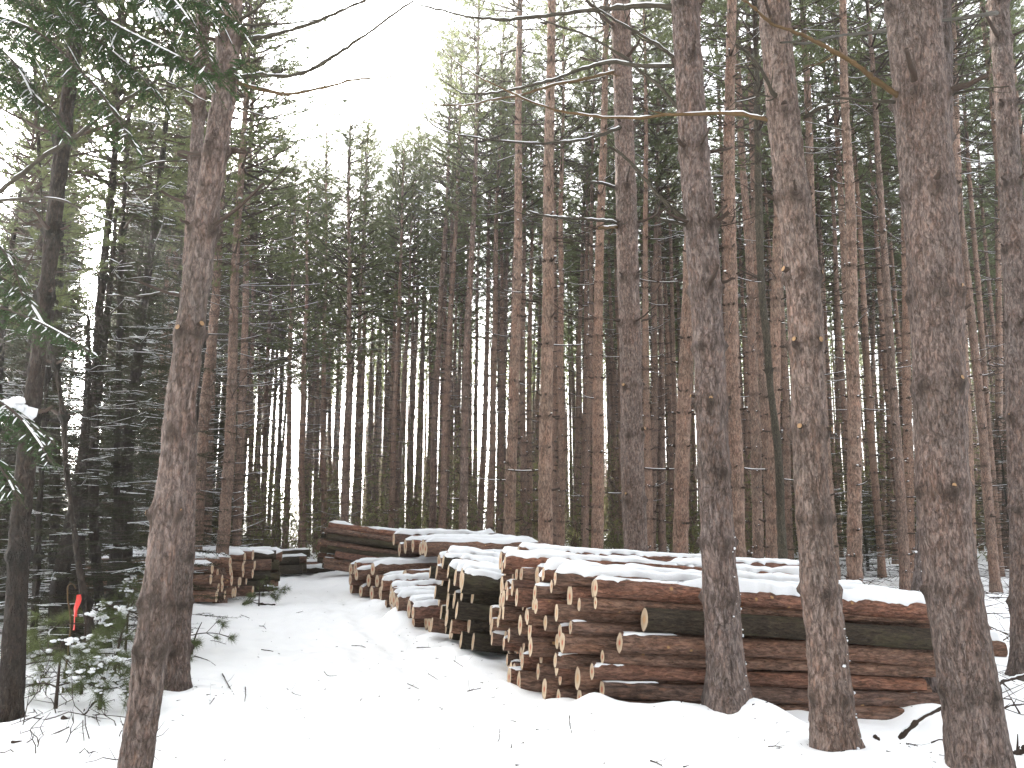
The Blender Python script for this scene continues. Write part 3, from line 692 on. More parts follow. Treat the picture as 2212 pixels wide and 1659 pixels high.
def near_pine(pts, Y, H, label, whorls, limbs=(), mat='bark', seed=0, base_y=None, crown_var=4, cat='tree', name='pine_tree', sawn_below=3.4, sides=48, fine=.022, stub_prob=1.0, group=None, flare=.25, cw=1.1, specks=0, specks_az=-.25):
    """pts: (x, y, width) in the 2212 px frame from the foot up"""
    rg = random.Random(seed)
    A = [at(x, y, Y) for x, y, _ in pts]; W = [w_ / F * Y / ray(x, y).y * 1.0 for x, y, w_ in pts]
    if mat == 'bark': H += 3.5
    # down to the ground and up to the top
    d0 = (A[1] - A[0]); g0 = gz(A[0].x, Y); foot = A[0] - d0 * ((A[0].z - (g0 - .12)) / d0.z)
    d1 = (A[-1] - A[-2]).normalized()
    base = Vector((foot.x, foot.y, g0))
    zz = [foot.z] + [a.z for a in A]; xx = [foot.x] + [a.x for a in A]; dd = [W[0]] + W
    topz = A[-1].z; k = 1
    if A[0].z - foot.z < .1: zz.pop(1); xx.pop(1); dd.pop(1)
    n_end = H
    zz.append(H); xx.append(A[-1].x + d1.x / d1.z * (H - topz) * .6); dd.append(.03)
    z = np.concatenate([np.arange(zz[0], topz + .4, fine), np.arange(topz + .4, H, .25)])
    pf = smooth_poly([(q, x_, 0) for q, x_ in zip(zz, xx)], 120)
    cx = np.interp(z, pf[:, 0], pf[:, 1]); dia = np.interp(z, zz, dd)
    rad = dia / 2 * (1 + flare * np.exp(-np.clip(z - g0, 0, 9) / .16))
    stain = np.zeros(len(z)); wz = []
    for wy in whorls:
        q = at(np.interp(-wy, [-p[1] for p in pts], [p[0] for p in pts]), wy, Y).z; wz.append(q)
    q = (wz[-1] if wz else 3) + .5
    wz.sort()
    q = wz[-1] + .5
    while q < H * .5: wz.append(q); q += rg.uniform(.4, .6)
    kk = sides; th = np.linspace(0, 2 * math.pi, kk, endpoint=False)
    Zm, T_ = np.meshgrid(z, th, indexing='ij'); r0 = W[0] / 2
    ca, sa = np.cos(T_) * r0, np.sin(T_) * r0
    # scaly plates: cellular noise, tall cells
    cells = vn(ca * 26 + seed, sa * 26 + 30, Zm * 9, seed + 1); cells2 = vn(ca * 60 + seed, sa * 60 + 30, Zm * 26, seed + 2)
    disp = (np.floor(cells * 5) / 5 - .4) * .013 + (cells2 - .5) * .012 + (vn(ca * 6 + 3, sa * 6, Zm * 1.3, seed + 3) - .5) * .016
    st2 = np.zeros_like(Zm)
    stubs = []
    for q in wz:
        gg = np.exp(-((z - q) / .07) ** 2); rad = rad + .008 * gg
        m = rg.randint(3, 5); a0 = rg.uniform(0, 6.28)
        for j in range(m):
            a = a0 + j * 6.283 / m + rg.uniform(-.35, .35); sw = rg.uniform(.8, 1)
            da = np.abs((T_ - a + math.pi) % (2 * math.pi) - math.pi) * r0
            st2 = np.maximum(st2, sw * np.exp(-(da / .05) ** 2 - ((Zm - q + .02) / .06) ** 2)); disp = disp + .03 * np.exp(-(da / .03) ** 2 - ((Zm - q) / .035) ** 2)
            stubs.append((q + rg.uniform(-.02, .02), a))
        st2 = np.maximum(st2, .6 * np.exp(-((Zm - q) / .05) ** 2) * vn(ca * 20, sa * 20, Zm * 12, 77))
    lob = np.exp(-np.clip(Zm - g0, 0, 9) / .13); disp = disp + flare * r0 * 1.1 * lob * np.clip(np.sin(3 * T_ + seed) * .6 + np.sin(5 * T_ + seed * 2.3) * .4, -.3, 1)
    rr = rad[:, None] + disp
    P = np.stack([cx - base.x, np.zeros_like(z), z - base.z], 1)
    V = np.stack([P[:, 0][:, None] + rr * np.cos(T_), rr * np.sin(T_), P[:, 2][:, None] * np.ones(kk)], -1)
    t = thing(name, base, label, cat, group)
    mb = MB(); mb.add(V, ringfaces(len(z), kk), 0, np.clip(st2 + stain[:, None], 0, .9).ravel())
    mb.build('trunk', M[mat], t, attr='stain')
    rz = lambda q: np.interp(q, z, rad); xz = lambda q: np.interp(q, z, cx) - base.x
    for q, a in stubs:
        if q > topz + .2 or q < g0 + 1.45 or rg.random() > stub_prob: continue
        u = np.array([math.cos(a), math.sin(a), rg.uniform(.0, .35)]); c = np.array([xz(q), 0, q - base.z]); r_ = rg.uniform(.013, .026)
        if math.sin(a) > .35 or (q < sawn_below and rg.random() < .3): continue                     # turned away from the road
        p0 = c + u * (rz(q) * .9)
        mb = MB()
        if q < sawn_below:
            r_ *= rg.uniform(.6, 1.05); L = rg.uniform(.012, .04); tube(mb, np.stack([p0, p0 + u * L * .6, p0 + u * (L + .012)]), [r_ * 1.5, r_ * 1.1, r_], 10, 0, capmi=1); mb.build('branch_stub', [M['twig'], M['sawn']], t)
        else:
            L = rg.choice([.04, .06, .08, .12, .25, .45]); sN = np.linspace(0, 1, 5)
            tube(mb, p0 + u * L * sN[:, None] + np.array([0, 0, .15 * L]) * (sN ** 2)[:, None] + NR.normal(size=(5, 3)) * .004, np.linspace(r_, r_ * .55, 5), 7, 0); mb.build('branch_stub', M['twig'], t)
    for L in limbs:
        pl, yo, r0_, r1_, mt, sn = L
        n = len(pl); ys_ = np.linspace(0, 1, n) * yo
        limb(t, base, [at(px, py, Y + dy) for (px, py), dy in zip(pl, ys_)], r0_, r1_, mt, sn)
    if specks:
        q = g0 + np.abs(NR.normal(size=specks)) * .65 + .03; q = q[q < 2.2]; a = NR.normal(-.15, .4, len(q)) + specks_az
        pr = rz(q)[:, None] * 1.0; C_ = np.stack([xz(q) + (rz(q) + .006) * np.cos(a), (rz(q) + .006) * np.sin(a), q - base.z], 1)
        mb = MB(); blobs(mb, C_, NR.uniform(.03, .125, len(q)) ** 2, 0, .8); tag(mb.build('snow_specks', M['snow'], t), kind='stuff')
    # live crown far above
    c = PROTO[crown_var][2].copy(); COL.objects.link(c); c.parent = t; c.scale = (cw, cw, H / PH)
    c.location = (np.interp(H * .8, z, cx) - base.x, 0, 0)
    return t
R.seed(77)
near_pine([(1572, 1545, 84), (1558, 1300, 76), (1548, 1131, 68), (1520, 555, 66), (1478, 0, 56)], 6.42, 15.5, 'thick scaly pine right in front of the nearest stack, snow heaped at its foot', [1290, 1170, 1020, 870, 750, 625, 490, 330, 130],
    [([(1454, 16), (1402, 12), (1315, 19), (1211, 30), (1090, 42), (1010, 36), (951, 21), (895, 7)], .6, .026, .006, 'limb', True),
     ([(1462, 141), (1378, 142), (1322, 134), (1246, 153), (1190, 174), (1124, 189), (1072, 200), (1020, 203), (992, 198), (951, 170)], 1.0, .022, .005, 'limb', True),
     ([(1471, 243), (1426, 187), (1385, 156), (1350, 125), (1280, 83), (1211, 57), (1142, 31), (1085, -6)], .5, .018, .005, 'limb', False),
     ([(1471, 135), (1419, 97), (1350, 55), (1298, 24), (1262, -6)], -.4, .017, .006, 'limb', True),
     ([(1500, 488), (1437, 437), (1385, 378), (1350, 340), (1315, 316)], -.25, .020, .010, 'limb', False),
     ([(1500, 490), (1455, 480), (1420, 472)], -.2, .017, .013, 'limb', True)], seed=1, specks=34)
near_pine([(1806, 1640, 92), (1786, 1400, 82), (1758, 1131, 72), (1729, 555, 69), (1670, 0, 60)], 5.75, 15.5, 'thick pine with pairs of tan sawn knots between the two other thick right pines', [1500, 1275, 1120, 935, 745, 600, 430, 250, 60],
    [([(1668, 262), (1600, 246), (1548, 245), (1444, 248), (1385, 255), (1298, 252), (1211, 240), (1142, 217), (1055, 177), (1003, 146), (947, 101)], 1.2, .017, .004, 'limb_tan', True),
     ([(1687, 229), (1666, 194), (1645, 153), (1618, 118), (1590, 94)], -.5, .020, .008, 'limb', False),
     ([(1740, 252), (1775, 232), (1800, 224)], -.3, .017, .011, 'limb', True)], seed=2, specks=22)
near_pine([(2118, 1690, 128), (2094, 1500, 114), (2041, 1131, 103), (2017, 555, 104), (1970, 0, 108)], 5.2, 15.5, 'thickest scaly pine at the right, its foot cut by the bottom edge of the picture', [1490, 1275, 1060, 835, 640, 420, 215, 20],
    [([(1945, 210), (1895, 177), (1861, 149), (1809, 115), (1756, 87), (1722, 71), (1670, 52), (1635, 21), (1600, -4)], -.6, .020, .007, 'limb_tan', False),
     ([(1932, 220), (1878, 217), (1809, 212), (1784, 215)], -.2, .013, .006, 'limb', False),
     ([(2052, 205), (2090, 196), (2140, 190), (2180, 186)], -.2, .012, .004, 'limb', True)], seed=3, flare=.1)
near_pine([(2000, 1548, 64), (1998, 1300, 52), (2006, 1131, 44), (2020, 555, 40), (2036, 0, 34)], 7.7, 15, 'pine half hidden behind the thickest right pine, at the right end of the nearest stack', [1400, 1280, 1100, 900, 700, 500, 300, 100], seed=4, specks=60, specks_az=-2.7)
near_pine([(1386, 1290, 56), (1371, 1131, 50), (1356, 555, 46), (1340, 0, 38)], 9.75, 16, 'thick pine rising out of the nearest stack, two cut limbs on its left', [1200, 1080, 940, 835, 700, 600, 490, 408, 280, 140],
    [([(1347, 490), (1322, 479), (1263, 474), (1194, 469), (1149, 460), (1138, 453)], -.4, .022, .014, 'limb', True),
     ([(1340, 408), (1298, 396), (1260, 391)], -.3, .020, .015, 'limb', True), ([(1340, 491), (1295, 492)], -.3, .022, .020, 'limb_tan', True),
     ([(1360, 149), (1280, 167), (1194, 184), (1124, 205), (1055, 217), (1013, 227), (968, 227), (933, 227)], -.8, .024, .007, 'limb_tan', True),
     ([(1385, 257), (1333, 278), (1274, 299), (1211, 307), (1142, 309), (1055, 302), (1020, 295), (968, 286), (933, 267), (912, 246)], -1.2, .024, .005, 'limb', True)], seed=5)
near_pine([(2212, 1435, 50), (2204, 1131, 44), (2190, 555, 44), (2156, 0, 38)], 8.6, 15.5, 'sunlit pine at the right edge of the picture, its left side bright', [1300, 1100, 900, 700, 540, 400, 230, 90],
    [([(2156, 28), (2138, 30), (2034, 45), (1930, 64), (1843, 73), (1791, 80), (1750, 92), (1687, 92)], -3.9, .024, .006, 'limb', False)], seed=6)
near_pine([(286, 1690, 68), (314, 1500, 67), (338, 1290, 65), (360, 1131, 62), (405, 763, 57), (434, 555, 54), (452, 417, 52), (477, 243, 49), (502, 0, 39)], 5.05, 15, 'leaning reddish pine in the left foreground, its foot cut by the bottom edge', [1400, 1300, 1110, 925, 720, 500, 325, 170, 90],
    [([(517, 85), (556, 82), (625, 66), (694, 42), (768, 10), (800, -6)], -.3, .015, .007, 'limb', True),
     ([(507, 170), (556, 163), (632, 163), (694, 139), (768, 90), (812, 59), (881, 10), (910, -6)], -.4, .017, .005, 'limb', True),
     ([(507, 177), (556, 191), (618, 203), (694, 191), (760, 173), (829, 168), (874, 158), (902, 139)], .5, .013, .003, 'limb_tan', True),
     ([(517, 45), (556, 18), (580, -6)], -.3, .012, .008, 'limb', False), ([(521, 55), (625, 50), (705, 40)], .6, .011, .006, 'limb', False)], seed=7, flare=0, crown_var=6)
near_pine([(379, 1502, 50), (402, 1083, 36), (411, 576, 30), (432, 200, 26), (440, 0, 22)], 7.6, 15, 'straight pine just behind the leaning left foreground pine, bare foot in the snow', [1400, 1300, 1200, 1000, 800, 640, 440, 345, 243],
    [([(428, 345), (380, 348), (330, 352), (270, 372)], -.2, .012, .005, 'limb', True), ([(440, 210), (520, 235), (600, 262), (660, 290)], .4, .012, .005, 'limb', True),
     ([(415, 640), (360, 632), (290, 640), (220, 636)], -.3, .013, .005, 'limb', True)], seed=8, crown_var=7)

# ------------------------------------------------------------------ left wood: spruces and dark stems
SH = 14.0
def spruce_proto(seed, bare):
    rg = random.Random(seed); nr = np.random.default_rng(seed)
    z = np.arange(-.3, SH, .12); k = 12; rad = .115 * (1 - .86 * np.clip(z / SH, 0, 1)) * (1 + .35 * np.exp(-np.clip(z, 0, 9) / .2))
    th = np.linspace(0, 2 * math.pi, k, endpoint=False); Zm, T_ = np.meshgrid(z, th, indexing='ij')
    disp = (vn(Zm * 5, np.cos(T_) * 3 + 7, np.sin(T_) * 3 + 7, seed) - .5) * .024
    P = np.stack([.08 * np.sin(z * .4 + seed) * np.clip(z / 3, 0, 1), .06 * np.cos(z * .33 + seed) * np.clip(z / 3, 0, 1), z], 1)
    mb = MB(); tube(mb, P, rad, k, 0, True, np.zeros(len(z)), disp=disp); trunk = mb.build('trunk', M['bark_dark'], attr='stain')
    mb = MB(); md = MB(); q = .35
    C_, D_, L_ = [], [], []; SN = []
    while q < SH - .1:
        f = q / SH; Lm = (1.75 * (1 - f) ** .8 + .15)
        live = q > bare
        for b in range(rg.randint(3, 6)):
            a = rg.uniform(0, 6.283); u = np.array([math.cos(a), math.sin(a), 0]); v_ = np.array([-u[1], u[0], 0]); L = Lm * rg.uniform(.45, 1.15)
            if not live: L *= .75
            s = np.linspace(0, 1, 7); e = rg.uniform(-.28, .12) + .5 * f; cu = rg.uniform(-.15, .25)
            pts = np.array([np.interp(q, z, P[:, 0]), np.interp(q, z, P[:, 1]), q]) + L * (u * s[:, None] + v_ * (rg.uniform(-.2, .2) * s ** 2)[:, None] + np.array([0, 0, 1]) * (e * s + cu * s ** 2)[:, None])
            tube(mb if live else md, pts, np.linspace(.013, .003, 7), 3, 1, cap=False)
            snowy = rg.random() < (.14 if live else .05)
            if snowy: tube(mb if live else md, pts[1:] + np.array([0, 0, .013]), np.linspace(.012, .004, 6), 4, 2, cap=False)
            for i in range(int(L * (16 if live else 9))):
                s_ = rg.uniform(.12, 1); p = np.array([np.interp(s_, s, pts[:, j]) for j in range(3)]); sd_ = rg.choice((-1, 1))
                d = unit(u * rg.uniform(.4, 1) + v_ * sd_ * rg.uniform(.4, 1.1) + np.array([0, 0, rg.uniform(-.35, .12)])); l = rg.uniform(.12, .48) * (1.15 - .75 * s_)
                tube(mb if live else md, np.stack([p, p + d * l]), [.004, .002], 3, 1, cap=False)
                if snowy and rg.random() < .5: tube(mb if live else md, np.stack([p, p + d * l * .5, p + d * l]) + np.array([0, 0, .009]), [.006, .012, .005], 4, 2, cap=False)
                if live or rg.random() < .12:
                    m = int(l / .012); t_ = nr.random(m)
                    C_.append(p + d * (l * t_)[:, None]); D_.append(unit(d * .6 + nr.normal(size=(m, 3)) * .5 + np.array([0, 0, -.15])))
        q += rg.uniform(.2, .36) * (1 if live else .85)
    C_ = np.concatenate(C_); D_ = np.concatenate(D_)
    strips(mb, C_, D_, nr.uniform(.035, .075, len(C_)), nr.uniform(.007, .013, len(C_)), 0)
    crown = mb.build('crown', [M['spruce'], M['twig'], M['snow']], smooth=False)
    dead = md.build('deadwood', [M['spruce'], M['twig'], M['snow']], smooth=False); dead['kind'] = 'stuff'
    for o in (trunk, dead, crown): COL.objects.unlink(o)
    return trunk, dead, crown
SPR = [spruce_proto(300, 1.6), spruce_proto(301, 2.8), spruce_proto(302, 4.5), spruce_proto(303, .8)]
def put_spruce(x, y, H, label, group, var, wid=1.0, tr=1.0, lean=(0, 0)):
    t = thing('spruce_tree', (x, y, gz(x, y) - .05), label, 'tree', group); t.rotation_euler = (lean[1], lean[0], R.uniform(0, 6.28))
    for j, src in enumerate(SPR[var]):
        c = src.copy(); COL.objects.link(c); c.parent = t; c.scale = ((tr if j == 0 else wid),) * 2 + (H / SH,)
    return t
R.seed(55)
# dark stems that show
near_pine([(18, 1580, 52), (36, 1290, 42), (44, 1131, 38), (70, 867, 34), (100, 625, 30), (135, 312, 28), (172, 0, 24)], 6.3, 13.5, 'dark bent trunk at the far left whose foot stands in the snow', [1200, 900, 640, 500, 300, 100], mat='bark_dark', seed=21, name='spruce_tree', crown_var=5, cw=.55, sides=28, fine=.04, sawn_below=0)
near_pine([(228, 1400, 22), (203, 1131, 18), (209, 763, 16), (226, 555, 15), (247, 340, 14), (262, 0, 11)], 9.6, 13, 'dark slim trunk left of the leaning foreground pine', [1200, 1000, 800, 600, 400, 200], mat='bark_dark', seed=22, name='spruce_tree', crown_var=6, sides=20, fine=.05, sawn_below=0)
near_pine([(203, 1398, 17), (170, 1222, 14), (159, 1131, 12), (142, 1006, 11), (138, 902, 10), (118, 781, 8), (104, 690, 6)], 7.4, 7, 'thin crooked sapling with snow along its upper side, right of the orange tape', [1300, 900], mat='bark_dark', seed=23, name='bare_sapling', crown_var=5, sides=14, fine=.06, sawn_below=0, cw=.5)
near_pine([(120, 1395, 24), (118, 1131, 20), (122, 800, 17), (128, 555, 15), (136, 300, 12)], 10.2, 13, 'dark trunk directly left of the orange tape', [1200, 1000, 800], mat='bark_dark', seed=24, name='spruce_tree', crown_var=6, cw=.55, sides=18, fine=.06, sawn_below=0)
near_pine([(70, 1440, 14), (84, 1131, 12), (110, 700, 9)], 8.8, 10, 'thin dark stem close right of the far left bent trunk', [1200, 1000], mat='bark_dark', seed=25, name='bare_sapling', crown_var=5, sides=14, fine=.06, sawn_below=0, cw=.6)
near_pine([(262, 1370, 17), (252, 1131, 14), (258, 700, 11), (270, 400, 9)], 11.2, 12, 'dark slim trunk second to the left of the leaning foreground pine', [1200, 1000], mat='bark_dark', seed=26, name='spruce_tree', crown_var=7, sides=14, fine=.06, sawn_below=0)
sp = []
for i in range(3000):
    y = R.uniform(8.5, 34); x = R.uniform(-.66, -.10) * y
    if x > np.interp(y, LEFT_Y, LEFT_X) - 1.1: continue
    sx = scr((x, y, 1.6))[0]
    if sx > 470: continue
    if sx > 300 and y < 11: continue
    if y > 14.2 and y < 18.5 and x > -8.4: continue
    if any(math.hypot(x - a, y - b) < (1.05 if y < 16 else 1.7) for a, b in sp): continue
    if 105 < sx < 215 and y > 10: continue       # the gap the sun shines through
    sp.append((x, y))
    if len(sp) >= 60: break
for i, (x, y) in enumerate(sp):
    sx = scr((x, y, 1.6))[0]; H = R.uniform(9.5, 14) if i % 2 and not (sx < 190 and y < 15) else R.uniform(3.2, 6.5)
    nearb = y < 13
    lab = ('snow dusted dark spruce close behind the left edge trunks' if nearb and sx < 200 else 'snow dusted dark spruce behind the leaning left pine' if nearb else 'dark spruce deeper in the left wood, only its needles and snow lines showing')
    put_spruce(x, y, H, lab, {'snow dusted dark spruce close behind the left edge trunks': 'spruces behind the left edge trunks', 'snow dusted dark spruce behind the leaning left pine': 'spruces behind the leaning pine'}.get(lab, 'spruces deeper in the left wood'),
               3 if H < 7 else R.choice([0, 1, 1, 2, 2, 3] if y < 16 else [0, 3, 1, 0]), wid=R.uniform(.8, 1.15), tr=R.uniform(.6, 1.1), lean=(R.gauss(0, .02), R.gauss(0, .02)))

# dark crooked hardwood among the right pines
near_pine([(1690, 1190, 20), (1687, 1131, 19), (1682, 990, 15), (1664, 833, 14), (1656, 730, 15), (1642, 560, 16), (1633, 104, 12), (1630, 0, 10)], 15.5, 14, 'dark greenish crooked trunk among the pines right of the thick pine before the stack', [800, 600, 400], mat='bark_moss', seed=31, crown_var=2, sides=16, fine=.08, name='crooked_tree', sawn_below=0)

R.seed(91); us = []
for i in range(4000):
    y = R.uniform(14.5, 36); x = R.uniform(-.02, .70) * y
    if scr((x, y, 1))[0] < 1620 or (y < 17 and x < 6): continue
    if any(math.hypot(x - a, y - b) < 1.5 for a, b in us) or any(math.hypot(x - a, y - b) < .5 for a, b in PLACED): continue
    us.append((x, y))
    if len(us) >= 20: break
for x, y in us:
    far_ = y > 24
    put_spruce(x, y, R.uniform(2.6, 6.0), 'small snow dusted spruce deep behind the right pines' if far_ else 'small snow dusted spruce in the shade just behind the nearest stack and right pines',
               'small spruces deep behind the right pines' if far_ else 'small spruces behind the nearest stack', R.choice([0, 3, 1]), wid=R.uniform(.6, .95), tr=.4, lean=(R.gauss(0, .03), R.gauss(0, .03)))

# ------------------------------------------------------------------ hemlock boughs hanging in from the left
def bough(parent, base, P, width, seed, needles=.020, snowp=.3):
    rg = random.Random(seed); nr = np.random.default_rng(seed)
    P = smooth_poly([p - base for p in P], 24); mb = MB(); ms = MB()
    L = np.linalg.norm(np.diff(P, axis=0), axis=1).sum(); rad = np.linspace(.010, .003, 24); tube(mb, P, rad, 5, 1)
    C_, D_ = [], []; n = int(L / .015)
    for i in range(n):
        t = (i + rg.random()) / n; f = t * 23; a = int(min(f, 22)); p = P[a] + (P[a + 1] - P[a]) * (f - a); T = unit(P[a + 1] - P[a])
        sd_ = -1 if i % 2 else 1; S = unit(np.cross(T, [0, 0, 1])) * sd_
        l = width * (1.05 - .8 * t) * rg.uniform(.5, 1.1) * min(1, .35 + t * 3); m = 6; s = np.linspace(0, 1, m); dr = rg.uniform(.3, 1.0)
        q = p + l * (S * (s * .75)[:, None] + T * (s * .55)[:, None] - np.array([0, 0, 1]) * (dr * s ** 1.6)[:, None])
        tube(mb, q, np.linspace(.0028, .0012, m), 3, 1, cap=False)
        if rg.random() < snowp:
            j = rg.randint(0, 3); qq = q[j:j + 3] + np.array([0, 0, .005]); tube(ms, qq, np.r_[.001, np.full(len(qq) - 2, rg.uniform(.002, .0045)), .001], 5, 0)
        k = int(l / .0035); tt = nr.random(k); ff = tt * (m - 1); ai = np.minimum(ff.astype(int), m - 2); pp = q[ai] + (q[ai + 1] - q[ai]) * (ff - ai)[:, None]; TT = unit(q[ai + 1] - q[ai])
        SS = unit(np.cross(TT, [0, 0, 1])) * nr.choice([-1, 1], (k, 1))
        C_.append(pp); D_.append(unit(SS + TT * .55 + nr.normal(size=(k, 3)) * .28 - np.array([0, 0, .12])))
        for _ in range(rg.randint(0, 3)):                  # second order sprays
            j = rg.randint(1, m - 2); d = unit(unit(q[j + 1] - q[j]) + S * rg.uniform(-.8, .8) + T * .6 - np.array([0, 0, .3])); l2 = l * rg.uniform(.2, .45); k = int(l2 / .004); tt = nr.random(k)
            C_.append(q[j] + d * (l2 * tt)[:, None]); D_.append(unit(np.cross(d, [0, 0, 1]) * nr.choice([-1, 1], (k, 1)) + d * .5 + nr.normal(size=(k, 3)) * .3))
    strips(mb, np.concatenate(C_), np.concatenate(D_), needles, .005, 0)
    b = mb.build('bough', [M['fir'], M['twig']], parent, smooth=False)
    i = 2
    while i < 20:
        j = min(23, i + rg.randint(3, 7)); q = P[i:j] + np.array([0, 0, 1]) * rad[i:j][:, None]; rr = np.full(len(q), rg.uniform(.003, .007)); rr[0] = rr[-1] = .004
        if len(q) > 2: tube(ms, q, rr, 6, 0)
        i = j + rg.randint(6, 14)
    if ms.n: tag(ms.build('snow', M['snow'], b), kind='stuff')
    return b
HB = Vector((-3.35, 3.9, gz(-3.35, 3.9)))
hem = thing('hemlock_tree', HB, 'hemlock just outside the left edge whose snowy green boughs hang into the top left corner', 'tree')
zt = np.arange(0, 9, .1); mb = MB(); tube(mb, np.stack([zt * .01, zt * 0, zt], 1), .13 * (1 - zt / 10.5), 16, 0, True, zt * 0); mb.build('trunk', M['bark_dark'], hem, attr='stain')
BG = [([(-40, -60), (120, -20), (260, 60), (380, 120), (470, 165), (540, 130)], 3.9, .42), ([(-60, 20), (80, 70), (190, 170), (250, 250), (285, 315)], 3.7, .36), ([(60, -120), (240, -60), (390, -10), (480, 30), (530, 60)], 4.0, .40),
      ([(-80, -40), (60, 10), (170, 60), (290, 150), (350, 220)], 4.2, .40), ([(0, -140), (180, -90), (330, -40), (420, 60), (455, 140)], 3.6, .34), ([(-100, 140), (20, 170), (90, 220), (150, 300)], 4.3, .3),
      ([(-60, -100), (100, -60), (200, 0), (240, 90), (260, 150)], 4.5, .40),
      ([(40, -160), (150, -110), (280, -50), (340, 20), (365, 110)], 4.3, .40), ([(-120, 40), (-20, 90), (40, 150), (80, 230)], 4.4, .36), ([(200, -140), (330, -70), (430, -20), (500, 10)], 4.4, .38),
      ([(-120, 640), (-20, 660), (70, 690), (140, 725), (195, 760)], 3.8, .24), ([(-120, 580), (0, 600), (60, 650), (110, 730)], 4.1, .26),
      ([(-140, 820), (-40, 850), (30, 890), (80, 950), (110, 1000)], 3.6, .22), ([(-120, 780), (-50, 820), (10, 870), (60, 910), (120, 960)], 3.9, .24), ([(-120, 930), (-60, 960), (0, 1010), (40, 1080)], 3.7, .2), ([(-120, 560), (-30, 520), (20, 560), (50, 640)], 4.2, .25)]
for i, (pl, Y, wd) in enumerate(BG): bough(hem, HB, [at(x, y, Y - .15 * (k - 2)) for k, (x, y) in enumerate(pl)], wd, 400 + i)
limb(hem, HB, [at(x, y, 5.0) for x, y in [(-60, 452), (0, 413), (87, 344), (174, 288), (226, 243), (295, 201), (347, 167)]], .017, .010, 'limb', True, 'dead_branch', 5)
limb(hem, HB, [at(x, y, 5.0) for x, y in [(347, 170), (400, 196), (451, 222)]], .007, .004, 'limb', True, 'dead_branch', 1)
limb(hem, HB, [at(x, y, 5.4) for x, y in [(-40, 440), (60, 428), (130, 432), (200, 462), (260, 488)]], .012, .005, 'limb', True, 'dead_branch', 4)
mb = MB(); q = at(38, 880, 3.75) - HB; C_ = np.array(q) + NR.normal(size=(16, 3)) * np.array([.035, .03, .02]); blobs(mb, C_, NR.uniform(.02, .045, 16), 0, .8); mb.build('snow_clump', M['snow'], hem)
mb = MB(); q = at(342, 30, 3.8) - HB; C_ = np.array(q) + NR.normal(size=(8, 3)) * .012; blobs(mb, C_, NR.uniform(.012, .03, 8), 0, .8); mb.build('snow_clump', M['snow'], hem)

# ------------------------------------------------------------------ young pines, tape, twigs, brush
def young_pine(px, py, h, label, seed, snow=.5):
    rg = random.Random(seed); nr = np.random.default_rng(seed); q = hit(px, py, .1); base = Vector((q.x, q.y, gz(q.x, q.y)))
    t = thing('young_pine', base, label, 'young pine', 'snowy young pines at the lower left'); mb = MB(); s = np.linspace(0, 1, 8)
    st = np.stack([.1 * s ** 2 * rg.uniform(-1, 1), .1 * s ** 2, s * h], 1); tube(mb, st, np.linspace(.016, .004, 8), 6); mb.build('stem', M['twig'], t)
    for i in range(rg.randint(7, 10)):
        a = rg.uniform(0, 6.283); u = np.array([math.cos(a), math.sin(a), 0]); z0 = h * rg.uniform(.2, .95); L = rg.uniform(.3, .75) * (1.1 - .6 * z0 / h); sN = np.linspace(0, 1, 7)
        pts = np.array([0, 0, z0]) + L * (u * sN[:, None] + np.array([0, 0, 1]) * (rg.uniform(-.1, .3) * sN - .35 * sN ** 2)[:, None])
        mb = MB(); tube(mb, pts, np.linspace(.007, .003, 7), 5, 1); C_, D_ = [], []; tp = [pts[-1]]
        for j in range(5):
            k = rg.randint(2, 5); d = unit(u + nr.normal(size=3) * .6); e = pts[k] + d * rg.uniform(.08, .2); tube(mb, np.stack([pts[k], e]), [.004, .003], 4, 1); tp.append(e)
        for e in tp:
            m = 75; C_.append(e + nr.normal(size=(m, 3)) * .012); D_.append(unit(u * .6 + nr.normal(size=(m, 3)) * .6 + np.array([0, 0, -.1])))
        strips(mb, np.concatenate(C_), np.concatenate(D_), .10, .0032, 0)
        b = mb.build('branch', [M['needle'], M['twig']], t, smooth=False)
        if rg.random() < snow:
            ms = MB(); m = 26; i_ = nr.integers(2, 7, m); blobs(ms, pts[i_] + nr.normal(size=(m, 3)) * np.array([.035, .035, .008]) + np.array([0, 0, .03]), nr.uniform(.010, .030, m), 0, .5); tag(ms.build('snow', M['snow'], b), kind='stuff')
    return t
young_pine(175, 1500, .75, 'snow laden young pine below the orange tape', 1, .9)
young_pine(245, 1470, .70, 'snow laden young pine close left of the leaning pine foot', 2, .8)
young_pine(120, 1530, .55, 'snow laden young pine right of the far left bent trunk', 3, .9)
young_pine(270, 1415, .95, 'green young pine with bare long needles behind the leaning pine', 4, .35)
young_pine(215, 1530, .40, 'low young pine buried under white snow pads on the left bank', 5, 1.0)
young_pine(415, 1398, .35, 'tiny pine seedling in the snow right of the straight left pine', 6, 0)
young_pine(560, 1290, .5, 'small green pine seedling beside the dark stack left of the road', 7, .2)

